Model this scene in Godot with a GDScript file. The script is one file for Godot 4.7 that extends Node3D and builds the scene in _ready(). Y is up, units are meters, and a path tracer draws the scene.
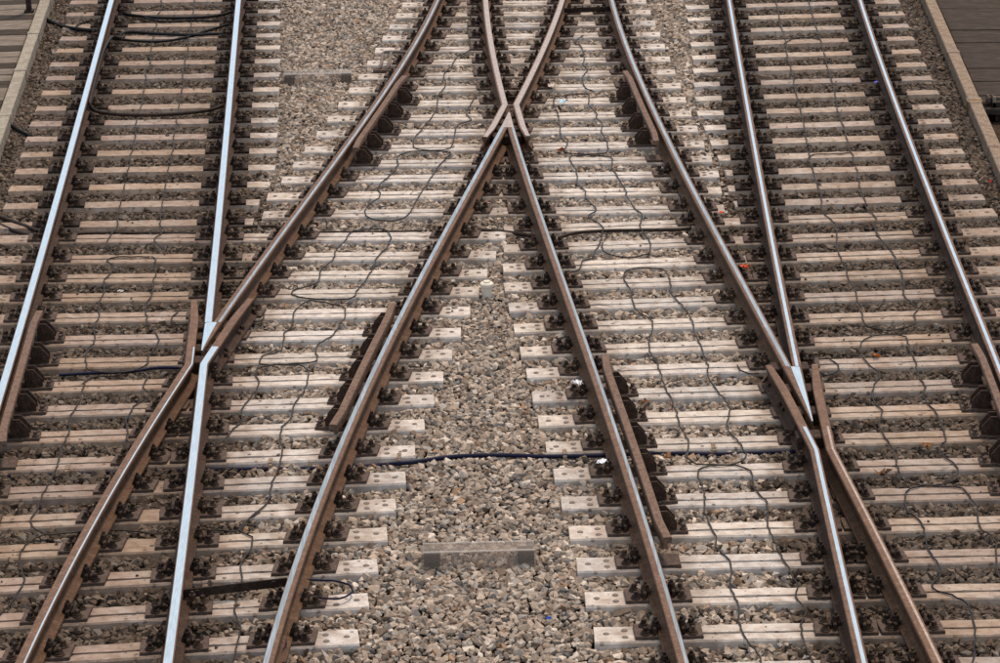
extends Node3D
# A fan of railway tracks seen from a bridge: two outer tracks, two turnout tracks that cross each other.
const FOCAL := 2925.0
const PITCH := 0.3366
const ROLL := 0.018
const EYE := 7.93
const RAIL_TOP := 0.185
const RAIL_BASE := 0.025
var cam_basis: Basis
var rng := RandomNumberGenerator.new()
var noise := FastNoiseLite.new()
var noise_fine := FastNoiseLite.new()
var taken := {}
var M := {}
var shared := {}
var rects := []          # sleeper footprints [origin, dir, half_len, half_width]
var rect_bins := {}
# lateral position of every rail as a cubic of t = (z + 25) / 10
var CURVE := {
	"A": [-4.0334, 0.5616, -0.0553, -0.0355], "B": [-2.5096, 0.5661, -0.0407, -0.0247],
	"C": [-1.9171, -1.5681, 0.1081, 0.3707], "D": [-0.4391, -1.5250, 0.1406, 0.3342],
	"E": [0.3985, 0.8157, 0.1077, -0.1984], "F": [1.8946, 0.8187, 0.1230, -0.1804],
	"G": [2.4165, -0.3643, 0.0598, 0.0178], "H": [3.9501, -0.3226, 0.0428, -0.0574]}
const Z_FAR := -41.0
const Z_NEAR := -13.6

func _ready() -> void:
	rng.seed = 4711
	noise.seed = 7; noise.frequency = 1.3; noise.fractal_octaves = 3
	noise_fine.seed = 11; noise_fine.frequency = 9.0
	make_camera_and_light()
	make_materials()
	make_ground()
	make_sleepers()
	make_rails()
	make_check_rails()
	make_walkways()
	make_ballast()
	make_wires()
	make_cables()
	make_small_things()

# ---------------------------------------------------------------- camera, sky, light
func make_camera_and_light() -> void:
	cam_basis = Basis(Vector3.RIGHT, -PITCH) * Basis(Vector3(0, 0, 1), -ROLL)
	var c := Camera3D.new(); c.name = "camera"
	c.fov = rad_to_deg(2.0 * atan(331.5 / FOCAL))
	c.transform = Transform3D(cam_basis, Vector3(0, EYE, 0))
	c.near = 0.1; c.far = 600.0
	add_child(c); c.current = true
	var env := Environment.new()
	env.background_mode = Environment.BG_SKY
	var sm := ProceduralSkyMaterial.new()
	sm.sky_top_color = Color(0.87, 0.85, 0.82)
	sm.sky_horizon_color = Color(0.80, 0.90, 0.99)
	sm.sky_curve = 0.8; sm.energy_multiplier = 0.58
	sm.ground_bottom_color = Color(0.25, 0.2, 0.17)
	sm.ground_horizon_color = Color(0.5, 0.48, 0.45)
	var sky := Sky.new(); sky.sky_material = sm
	env.sky = sky
	env.tonemap_mode = Environment.TONE_MAPPER_LINEAR
	env.tonemap_exposure = 2.2
	env.sdfgi_enabled = true; env.ssao_enabled = true; env.ssil_enabled = true
	var we := WorldEnvironment.new(); we.name = "world_environment"; we.environment = env
	add_child(we)
	var sun := DirectionalLight3D.new(); sun.name = "sun"
	sun.light_energy = 0.5; sun.light_angular_distance = 10.0
	sun.light_color = Color(1.0, 0.91, 0.81); sun.shadow_enabled = true
	sun.rotation_degrees = Vector3(-64, 150, 0)
	add_child(sun)

# ---------------------------------------------------------------- helpers
func px(x: float, y: float, h := 0.0) -> Vector3:      # photo pixel -> point on the level h
	var d := cam_basis * Vector3((x - 500.0) / FOCAL, -(y - 331.5) / FOCAL, -1.0)
	return Vector3(0, EYE, 0) + d * ((h - EYE) / d.y)

func itp(list: Array, y: float) -> float:               # x of a traced edge at image row y
	var n := list.size()
	var i := 0
	while i < n - 2 and y > list[i + 1][1]: i += 1
	var a = list[i]; var b = list[i + 1]
	return lerpf(a[0], b[0], (y - a[1]) / (b[1] - a[1]))

func rail_x(k: String, z: float) -> float:
	var c = CURVE[k]
	var t := clampf((z + 25.0) / 10.0, -0.92, 0.92)
	var x: float = c[0] + t * (c[1] + t * (c[2] + t * c[3]))
	var sl: float = c[1] + t * (2.0 * c[2] + 3.0 * t * c[3])
	return x + sl * ((z + 25.0) / 10.0 - t)

func numbered(called: String) -> String:
	var n: int = taken.get(called, 0)
	taken[called] = n + 1
	return called if n == 0 else "%s_%03d" % [called, n]

func thing(called: String, label: String, category: String, at := Vector3.ZERO, turn := 0.0, group := "") -> Node3D:
	var o := Node3D.new(); o.name = numbered(called); add_child(o)
	o.position = at; o.rotation.y = turn
	tag(o, label, category, group)
	return o

func tag(o: Node, label: String, category: String, group := "", kind := "") -> void:
	if label: o.set_meta("label", label)
	if category: o.set_meta("category", category)
	if group: o.set_meta("group", group)
	if kind: o.set_meta("kind", kind)

func put(called: String, mesh: Mesh, m, parent: Node = null, at := Vector3.ZERO, basis := Basis.IDENTITY) -> MeshInstance3D:
	var o := MeshInstance3D.new()
	o.mesh = mesh
	if m: o.material_override = m
	o.transform = Transform3D(basis, at)
	if parent == null:
		o.name = numbered(called); add_child(o)
	else:
		o.name = called; parent.add_child(o, true)
	return o

const ORD := ["first", "second", "third", "fourth", "fifth", "sixth", "seventh", "eighth", "ninth", "tenth", "eleventh", "twelfth", "thirteenth", "fourteenth", "fifteenth", "sixteenth", "seventeenth", "eighteenth", "nineteenth", "twentieth", "twenty-first", "twenty-second", "twenty-third", "twenty-fourth", "twenty-fifth", "twenty-sixth", "twenty-seventh", "twenty-eighth", "twenty-ninth", "thirtieth"]

func tri(st: SurfaceTool, a: Vector3, b: Vector3, c: Vector3, n: Vector3) -> void:
	if (c - a).cross(b - a).dot(n) < 0.0:
		var s := b; b = c; c = s
	st.set_normal(n); st.add_vertex(a); st.set_normal(n); st.add_vertex(b); st.set_normal(n); st.add_vertex(c)

func quad(st: SurfaceTool, a: Vector3, b: Vector3, c: Vector3, d: Vector3, out := Vector3.ZERO) -> void:
	var n := (c - a).cross(b - d).normalized()
	if n.dot(out) < 0.0: n = -n
	tri(st, a, b, c, n); tri(st, a, c, d, n)

func start() -> SurfaceTool:
	var st := SurfaceTool.new(); st.begin(Mesh.PRIMITIVE_TRIANGLES)
	return st

# box with chamfered top edges; xf places it
func add_box(st: SurfaceTool, c: Vector3, s: Vector3, ch := 0.003, xf := Transform3D.IDENTITY, shear := 0.0) -> void:
	var h := s * 0.5
	var ring := func(inset: float, y: float) -> Array:
		var r := []
		for q in [[-1, -1], [1, -1], [1, 1], [-1, 1]]:
			var z: float = q[1] * (h.z - inset)
			r.append(xf * (c + Vector3(q[0] * (h.x - inset) + shear * z, y, z)))
		return r
	var mid: Vector3 = xf * c
	var rings := [ring.call(0.0, -h.y), ring.call(0.0, h.y - ch), ring.call(ch, h.y)]
	for k in 2:
		for i in 4:
			var j := (i + 1) % 4
			var ctr: Vector3 = (rings[k][i] + rings[k][j] + rings[k + 1][i] + rings[k + 1][j]) * 0.25
			quad(st, rings[k][i], rings[k][j], rings[k + 1][j], rings[k + 1][i], ctr - mid)
	var up := xf.basis.y
	quad(st, rings[2][0], rings[2][1], rings[2][2], rings[2][3], up)
	quad(st, rings[0][0], rings[0][1], rings[0][2], rings[0][3], -up)

# lathe round the y axis: prof = [[radius, y], ...]
func add_lathe(st: SurfaceTool, at: Vector3, prof: Array, sides: int, turn := 0.0, xf := Transform3D.IDENTITY) -> void:
	for k in prof.size() - 1:
		for i in sides:
			var a0 := TAU * i / sides + turn
			var a1 := TAU * (i + 1) / sides + turn
			var p := []
			for q in [[k, a0], [k, a1], [k + 1, a1], [k + 1, a0]]:
				var r: float = prof[q[0]][0]
				p.append(xf * (at + Vector3(cos(q[1]) * r, prof[q[0]][1], sin(q[1]) * r)))
			var am := (a0 + a1) * 0.5
			var dr: float = prof[k + 1][0] - prof[k][0]
			var dy: float = prof[k + 1][1] - prof[k][1]
			var o := Vector3(cos(am) * dy, -dr, sin(am) * dy)
			o = (xf.basis * o).normalized()
			if prof[k + 1][0] < 0.0001: tri(st, p[0], p[1], p[2], o)
			elif prof[k][0] < 0.0001: tri(st, p[0], p[2], p[3], o)
			else: tri(st, p[0], p[1], p[2], o); tri(st, p[0], p[2], p[3], o)

func smooth_path(pts: Array, step := 0.04) -> PackedVector3Array:
	var out := PackedVector3Array()
	var n := pts.size()
	for i in n - 1:
		var p0: Vector3 = pts[maxi(i - 1, 0)]; var p1: Vector3 = pts[i]
		var p2: Vector3 = pts[i + 1]; var p3: Vector3 = pts[mini(i + 2, n - 1)]
		var k := maxi(2, int(p1.distance_to(p2) / step))
		for j in k: out.append(p1.cubic_interpolate(p2, p0, p3, float(j) / k))
	out.append(pts[n - 1])
	return out

func tube_mesh(path: PackedVector3Array, r: float, sides := 7) -> ArrayMesh:
	var v := PackedVector3Array(); var nn := PackedVector3Array(); var ix := PackedInt32Array()
	var n := path.size()
	for i in n:
		var t := (path[mini(i + 1, n - 1)] - path[maxi(i - 1, 0)]).normalized()
		var s := t.cross(Vector3.UP)
		if s.length() < 0.01: s = t.cross(Vector3.RIGHT)
		s = s.normalized()
		var u := s.cross(t)
		for k in sides:
			var a := TAU * k / sides
			var d := s * cos(a) + u * sin(a)
			v.append(path[i] + d * r); nn.append(d)
	for i in n - 1:
		for k in sides:
			var a := i * sides + k; var b := i * sides + (k + 1) % sides
			ix.append_array([a, b, a + sides, b, b + sides, a + sides])
	for e in [0, n - 1]:
		var c := v.size()
		v.append(path[e]); nn.append((path[0] - path[1] if e == 0 else path[n - 1] - path[n - 2]).normalized())
		for k in sides:
			var a: int = e * sides + k; var b: int = e * sides + (k + 1) % sides
			if e == 0: ix.append_array([c, b, a])
			else: ix.append_array([c, a, b])
	var arr := []; arr.resize(Mesh.ARRAY_MAX)
	arr[Mesh.ARRAY_VERTEX] = v; arr[Mesh.ARRAY_NORMAL] = nn; arr[Mesh.ARRAY_INDEX] = ix
	var m := ArrayMesh.new(); m.add_surface_from_arrays(Mesh.PRIMITIVE_TRIANGLES, arr)
	return m

# ---------------------------------------------------------------- materials
func noise_image(size: int, f: float, oct: int, sd: int, type := FastNoiseLite.TYPE_SIMPLEX_SMOOTH) -> Image:
	var n := FastNoiseLite.new(); n.seed = sd; n.frequency = f; n.fractal_octaves = oct; n.noise_type = type
	var im := n.get_seamless_image(size, size, false, false, 0.2)
	im.convert(Image.FORMAT_RGB8)
	return im

func mixed_texture(size: int, cols: Array, f: Array, sd: int, speck := 0.0, pits := 0) -> ImageTexture:
	# two noises choose between colours, a third adds grain
	var a := noise_image(size, f[0], 4, sd); var b := noise_image(size, f[1], 3, sd + 1)
	var da := a.get_data(); var db := b.get_data()
	var r := RandomNumberGenerator.new(); r.seed = sd
	var out := PackedByteArray(); out.resize(size * size * 3)
	for i in size * size:
		var x := clampf((da[i * 3] / 255.0 - 0.3) * 2.5, 0, 1)
		var y := clampf((db[i * 3] / 255.0 - 0.35) * 3.0, 0, 1)
		var c: Color = cols[0].lerp(cols[1], x).lerp(cols[2], y * 0.55)
		var g := 1.0 + (r.randf() - 0.5) * speck
		out[i * 3] = int(clampf(c.r * g, 0, 1) * 255.0); out[i * 3 + 1] = int(clampf(c.g * g, 0, 1) * 255.0); out[i * 3 + 2] = int(clampf(c.b * g, 0, 1) * 255.0)
	for k in pits:                                       # pores, drips and chips
		var cx := r.randi() % size; var cy := r.randi() % size
		var rad := 1 + (r.randi() % 3 if r.randf() < 0.9 else 3 + r.randi() % 6)
		var f2 := r.randf_range(0.55, 0.9)
		for dy in range(-rad, rad + 1):
			for dx in range(-rad, rad + 1):
				if dx * dx + dy * dy > rad * rad * r.randf_range(0.5, 1.1): continue
				var id := (((cy + dy + size) % size) * size + (cx + dx + size) % size) * 3
				for ch in 3: out[id + ch] = int(out[id + ch] * f2)
	var im := Image.create_from_data(size, size, false, Image.FORMAT_RGB8, out)
	im.generate_mipmaps()
	return ImageTexture.create_from_image(im)

func bump_texture(size: int, f: float, sd: int, strength: float) -> ImageTexture:
	var n := FastNoiseLite.new(); n.seed = sd; n.frequency = f; n.fractal_octaves = 4
	var im := n.get_seamless_image(size, size, false, false, 0.2)
	im.convert(Image.FORMAT_RGBA8)
	im.bump_map_to_normal_map(strength)
	return ImageTexture.create_from_image(im)

func mat(tex: Texture2D, scale: float, rough: float, metal := 0.0, bump: Texture2D = null, bs := 0.6, vcol := false, world := true) -> StandardMaterial3D:
	var m := StandardMaterial3D.new()
	m.albedo_texture = tex; m.roughness = rough; m.metallic = metal
	m.uv1_triplanar = true; m.uv1_world_triplanar = world
	m.uv1_scale = Vector3.ONE * scale
	if bump:
		m.normal_enabled = true; m.normal_texture = bump; m.normal_scale = bs
	m.vertex_color_use_as_albedo = vcol
	if metal == 0.0: m.metallic_specular = 0.22
	return m

func plain(c: Color, rough: float, metal := 0.0) -> StandardMaterial3D:
	var m := StandardMaterial3D.new(); m.albedo_color = c; m.roughness = rough; m.metallic = metal; m.metallic_specular = 0.25
	return m

func make_materials() -> void:
	var bump := bump_texture(256, 0.05, 3, 4.0)
	var streak := bump_texture(256, 0.02, 5, 1.5)
	var conc := mixed_texture(512, [Color(0.94, 0.935, 0.93), Color(1.0, 0.99, 0.98), Color(0.82, 0.77, 0.73)], [0.006, 0.02], 21, 0.10, 420)
	M.concrete = mat(conc, 0.9, 0.8, 0.0, bump, 0.3, true); M.concrete.metallic_specular = 0.38
	var rust := mixed_texture(512, [Color(0.32, 0.24, 0.19), Color(0.39, 0.30, 0.24), Color(0.25, 0.175, 0.13)], [0.01, 0.05], 31, 0.16)
	M.rail_dark = mat(mixed_texture(256, [Color(0.235, 0.175, 0.145), Color(0.30, 0.23, 0.19), Color(0.18, 0.13, 0.105)], [0.02, 0.06], 33, 0.16), 1.3, 0.72, 0.0, bump, 0.4)
	M.rust = mat(rust, 1.3, 0.72, 0.0, bump, 0.5)
	var dark := mixed_texture(512, [Color(0.17, 0.135, 0.12), Color(0.24, 0.195, 0.17), Color(0.12, 0.093, 0.08)], [0.012, 0.05], 37, 0.2)
	M.dark_rust = mat(dark, 2.0, 0.75, 0.0, bump, 0.5)
	var plate := mixed_texture(512, [Color(0.30, 0.255, 0.235), Color(0.37, 0.315, 0.285), Color(0.24, 0.19, 0.17)], [0.012, 0.05], 43, 0.16)
	M.plate = mat(plate, 2.0, 0.7, 0.0, bump, 0.4)
	M.bracket = mat(mixed_texture(256, [Color(0.22, 0.17, 0.145), Color(0.29, 0.225, 0.19), Color(0.16, 0.12, 0.10)], [0.02, 0.06], 45, 0.18), 2.5, 0.7, 0.0, bump, 0.4)
	M.fastener = mat(mixed_texture(256, [Color(0.225, 0.18, 0.155), Color(0.31, 0.25, 0.21), Color(0.16, 0.125, 0.105)], [0.02, 0.06], 46, 0.2), 3.0, 0.68, 0.0, bump, 0.4)
	var check := mixed_texture(512, [Color(0.33, 0.25, 0.21), Color(0.40, 0.31, 0.26), Color(0.47, 0.39, 0.34)], [0.014, 0.04], 47, 0.12)
	M.check = mat(check, 1.6, 0.62, 0.0, bump, 0.4)
	var top := mixed_texture(512, [Color(0.39, 0.295, 0.24), Color(0.46, 0.355, 0.295), Color(0.32, 0.23, 0.175)], [0.012, 0.05], 53, 0.12)
	M.top_rust = mat(top, 1.3, 0.55, 0.0, streak, 0.15)
	var nose_t := mixed_texture(512, [Color(0.66, 0.56, 0.50), Color(0.74, 0.66, 0.60), Color(0.55, 0.43, 0.35)], [0.014, 0.06], 59, 0.1)
	M.worn = mat(nose_t, 1.6, 0.34, 0.6, streak, 0.2)
	M.polished = mat(mixed_texture(512, [Color(0.88, 0.88, 0.88), Color(0.94, 0.94, 0.94), Color(0.76, 0.76, 0.76)], [0.02, 0.05], 61, 0.04), 1.0, 0.12, 1.0)
	M.polished.uv1_scale = Vector3(7.0, 1.0, 0.22)
	M.satin = mat(mixed_texture(256, [Color(0.68, 0.67, 0.66), Color(0.78, 0.77, 0.76), Color(0.56, 0.53, 0.51)], [0.01, 0.05], 67, 0.05), 1.2, 0.24, 1.0); M.satin.uv1_scale = Vector3(7.0, 1.0, 0.25)
	var rock := mixed_texture(256, [Color(0.88, 0.88, 0.88), Color(1, 1, 1), Color(0.72, 0.70, 0.68)], [0.02, 0.06], 71, 0.2)
	M.stone = mat(rock, 7.0, 0.93, 0.0, null, 0.0, true)
	var soil := mixed_texture(512, [Color(0.20, 0.16, 0.13), Color(0.27, 0.22, 0.18), Color(0.14, 0.11, 0.09)], [0.01, 0.06], 73, 0.3)
	M.soil = mat(soil, 1.0, 0.96, 0.0, bump, 1.0)
	var beam := mixed_texture(512, [Color(0.53, 0.50, 0.46), Color(0.60, 0.57, 0.53), Color(0.42, 0.38, 0.34)], [0.01, 0.06], 79, 0.14)
	M.beam = mat(beam, 1.2, 0.9, 0.0, bump, 0.4)
	var beam2 := mixed_texture(512, [Color(0.49, 0.425, 0.37), Color(0.57, 0.50, 0.44), Color(0.34, 0.285, 0.25)], [0.012, 0.06], 83, 0.16)
	M.beam_dirty = mat(beam2, 1.2, 0.88, 0.0, bump, 0.5)
	var wood := mixed_texture(512, [Color(0.22, 0.19, 0.17), Color(0.27, 0.235, 0.21), Color(0.16, 0.135, 0.12)], [0.012, 0.05], 89, 0.16)
	M.board_dark = mat(wood, 0.8, 0.9, 0.0, bump, 0.5); M.board_dark.uv1_scale = Vector3(0.25, 1, 1.4)
	var wood2 := mixed_texture(512, [Color(0.42, 0.38, 0.35), Color(0.49, 0.45, 0.42), Color(0.32, 0.28, 0.25)], [0.012, 0.05], 97, 0.16)
	M.board_pale = mat(wood2, 0.8, 0.9, 0.0, bump, 0.5); M.board_pale.uv1_scale = Vector3(0.25, 1, 1.4)
	M.wire = plain(Color(0.19, 0.165, 0.155), 0.5)
	M.wire_dark = plain(Color(0.13, 0.12, 0.14), 0.42)
	M.cable = plain(Color(0.075, 0.07, 0.085), 0.6)
	M.cable_navy = plain(Color(0.07, 0.08, 0.17), 0.6)
	M.hose = mat(dark, 2.0, 0.55)
	M.white_plastic = plain(Color(0.80, 0.76, 0.71), 0.5)
	M.plug = plain(Color(0.42, 0.38, 0.36), 0.8)

# ---------------------------------------------------------------- ground
func make_ground() -> void:
	var pm := PlaneMesh.new(); pm.size = Vector2(500, 500)
	var g := put("ground", pm, M.soil, null, Vector3(0, -0.11, -60))
	g.set_meta("kind", "structure")

# ---------------------------------------------------------------- sleepers
func dirt_colour(x: float, z: float) -> Color:          # concrete under rust and brake dust, by track (linear)
	var clean := Color(0.50, 0.458, 0.438)
	var dusty := Color(0.285, 0.213, 0.172)
	var n := noise.get_noise_2d(x * 1.1, z * 1.1) * 0.9 + noise_fine.get_noise_2d(x, z) * 0.5
	var w := 0.0
	w = maxf(w, clampf((rail_x("B", z) + 0.75 - x) / 1.1, 0.0, 1.0))
	w = maxf(w, clampf((x - rail_x("G", z) + 0.45) / 1.1, 0.0, 1.0) * 0.8)
	w = clampf(w + n * 0.35 * (0.35 + w), 0.0, 1.0)
	var c := clean.lerp(dusty, w)
	return c * (1.0 + n * 0.10)

func sleeper_body(len: float, at: Vector3, turn: float, grooves: Array, slim: bool, plates: Array) -> ArrayMesh:
	# cross-section: [z, y] from back bottom over the top to front bottom, origin at the sole
	var T := 0.2
	var hw := 0.094 if slim else 0.108
	var lip := 0.024 if slim else 0.010
	var drop := 0.05 if slim else 0.012
	var xs := [0.0, len]
	var x := 0.07
	while x < len - 0.04:
		xs.append(x); x += 0.075
	for g in grooves: xs.append(g[0]); xs.append(g[1])
	xs.sort()
	var st := start()
	var flat := [[-0.15, 0.0], [-hw - lip, T - drop], [-hw, T], [-0.002, T], [0.004, T], [0.020, T], [0.026, T], [hw, T], [hw + lip, T - drop], [0.15, 0.0]]
	var cut := [[-0.15, 0.0], [-hw - lip, T - drop], [-hw, T], [-0.002, T], [0.000, T - 0.045], [0.024, T - 0.045], [0.026, T], [hw, T], [hw + lip, T - drop], [0.15, 0.0]]
	var bas := Basis(Vector3.UP, turn)
	var tone := rng.randf_range(0.86, 1.08)
	var tint := rng.randf_range(-0.025, 0.02)
	var shade_of := func(v: Vector3) -> Color:
		var w: Vector3 = at + bas * v
		var c := dirt_colour(w.x, w.z) * tone
		c.r += tint * 0.4; c.b -= tint * 0.6
		for p in plates:                                  # rust washed off the steel
			var u: float = v.x + len * 0.5 - p[0]
			var far: float = (-u - p[1]) if u < 0.0 else (u - p[2])
			var reach := 0.10 + 0.16 * noise_fine.get_noise_2d(w.x * 1.3, w.z * 2.1)
			if far < reach: c = c.lerp(Color(0.20, 0.14, 0.105), 0.45)
		return c
	var point := func(xx: float, q: Array) -> Vector3:
		var e := 0.006 * noise_fine.get_noise_2d(xx * 3.0 + at.x * 5.0, at.z * 7.0 + q[0] * 30.0)
		var ez := 0.0
		if absf(q[0]) > 0.06 and q[1] > 0.1: ez = 0.007 * noise_fine.get_noise_2d(xx * 4.0 + at.z * 9.0, q[0] * 20.0 + at.x * 3.0)
		return Vector3(xx - len * 0.5, q[1] + (e if q[1] > 0.1 else 0.0), q[0] + ez)
	for i in xs.size() - 1:
		var a: float = xs[i]; var b: float = xs[i + 1]
		if b - a < 0.001: continue
		var m := (a + b) * 0.5
		var prof := flat
		for g in grooves:
			if m > g[0] and m < g[1]: prof = cut
		var ca := Color(); var cb := Color()
		for k in prof.size() - 1:
			var p: Array = [point.call(a, prof[k]), point.call(b, prof[k]), point.call(b, prof[k + 1]), point.call(a, prof[k + 1])]
			var dz: float = prof[k + 1][0] - prof[k][0]; var dy: float = prof[k + 1][1] - prof[k][1]
			var nrm := Vector3(0, dz, -dy).normalized()
			if absf(dz) < 0.0005 and absf(dy) < 0.0005: continue
			var cols := []
			for v in p:
				cols.append(shade_of.call(v))
			for q in [[0, 1, 2], [0, 2, 3]]:
				var o: Array = q
				if (p[o[2]] - p[o[0]]).cross(p[o[1]] - p[o[0]]).dot(nrm) < 0.0: o = [q[0], q[2], q[1]]
				for v in o:
					st.set_color(cols[v]); st.set_normal(nrm); st.add_vertex(p[v])
	# ends
	for e in [0.0, len]:
		var d := -1.0 if e == 0.0 else 1.0
		var o: Array = [point.call(e, flat[0]), point.call(e, flat[1]), point.call(e, flat[2]), point.call(e, flat[7]), point.call(e, flat[8]), point.call(e, flat[9])]
		var w0: Vector3 = at + bas * o[0]
		st.set_color(dirt_colour(w0.x, w0.z))
		for k in range(1, 5): tri(st, o[0], o[k], o[k + 1], Vector3(d, 0, 0))
	# groove ends
	for g in grooves:
		for e in [g[0], g[1]]:
			var a0: Vector3 = point.call(e, cut[3]); var b0: Vector3 = point.call(e, cut[6])
			quad(st, a0, b0, b0 - Vector3(0, 0.045, 0.002), a0 + Vector3(0, -0.045, 0.002), Vector3(1 if e == g[0] else -1, 0, 0))
	return st.commit()

func clamp_mesh() -> ArrayMesh:                         # rib, bent clip, bolt and nut on one side of a rail; x points away from the rail
	var st := start()
	add_box(st, Vector3(0.092, 0.045, 0.0), Vector3(0.022, 0.046, 0.13), 0.004)
	add_box(st, Vector3(0.122, 0.040, 0.0), Vector3(0.028, 0.036, 0.07), 0.006)
	add_box(st, Vector3(0.080, 0.062, 0.0), Vector3(0.052, 0.022, 0.052), 0.006)
	add_box(st, Vector3(0.060, 0.050, 0.0), Vector3(0.022, 0.018, 0.05), 0.004)
	add_lathe(st, Vector3(0.084, 0.07, 0), [[0.027, 0.0], [0.027, 0.010], [0.0, 0.010]], 10)
	add_lathe(st, Vector3(0.084, 0.08, 0), [[0.024, 0.0], [0.024, 0.020], [0.021, 0.024], [0.0, 0.024]], 6, 0.4)
	add_lathe(st, Vector3(0.084, 0.10, 0), [[0.0115, 0.0], [0.0115, 0.020], [0.009, 0.024], [0.0, 0.024]], 8)
	return st.commit()

func screw_mesh() -> ArrayMesh:                         # sleeper screw: washer, collar, square head
	var st := start()
	add_lathe(st, Vector3.ZERO, [[0.034, 0.0], [0.034, 0.008], [0.027, 0.012], [0.025, 0.022], [0.0, 0.024]], 10)
	add_lathe(st, Vector3(0, 0.02, 0), [[0.019, 0.0], [0.018, 0.026], [0.014, 0.030], [0.0, 0.031]], 4, 0.78)
	return st.commit()

func baseplate_mesh(wl: float, wr: float, shear: float) -> ArrayMesh:
	var key := "plate %d %d %d" % [roundi(wl * 100), roundi(wr * 100), roundi(shear * 25)]
	if not shared.has(key):
		var st := start()
		add_box(st, Vector3((wr - wl) * 0.5, 0.0125, 0), Vector3(wl + wr, 0.023, 0.19), 0.004, Transform3D.IDENTITY, roundi(shear * 25) / 25.0)
		shared[key] = st.commit()
	return shared[key]

func plug_mesh() -> ArrayMesh:
	var st := start()
	add_lathe(st, Vector3.ZERO, [[0.021, -0.004], [0.021, 0.003], [0.016, 0.006], [0.0, 0.007]], 12)
	return st.commit()

func row_line(y: float, xr: float, slope: float) -> Array:   # a point on the row and its direction
	var a := px(xr - 60, y - slope * 60); var b := px(xr + 60, y + slope * 60)
	return [(a + b) * 0.5, (b - a).normalized()]

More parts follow.
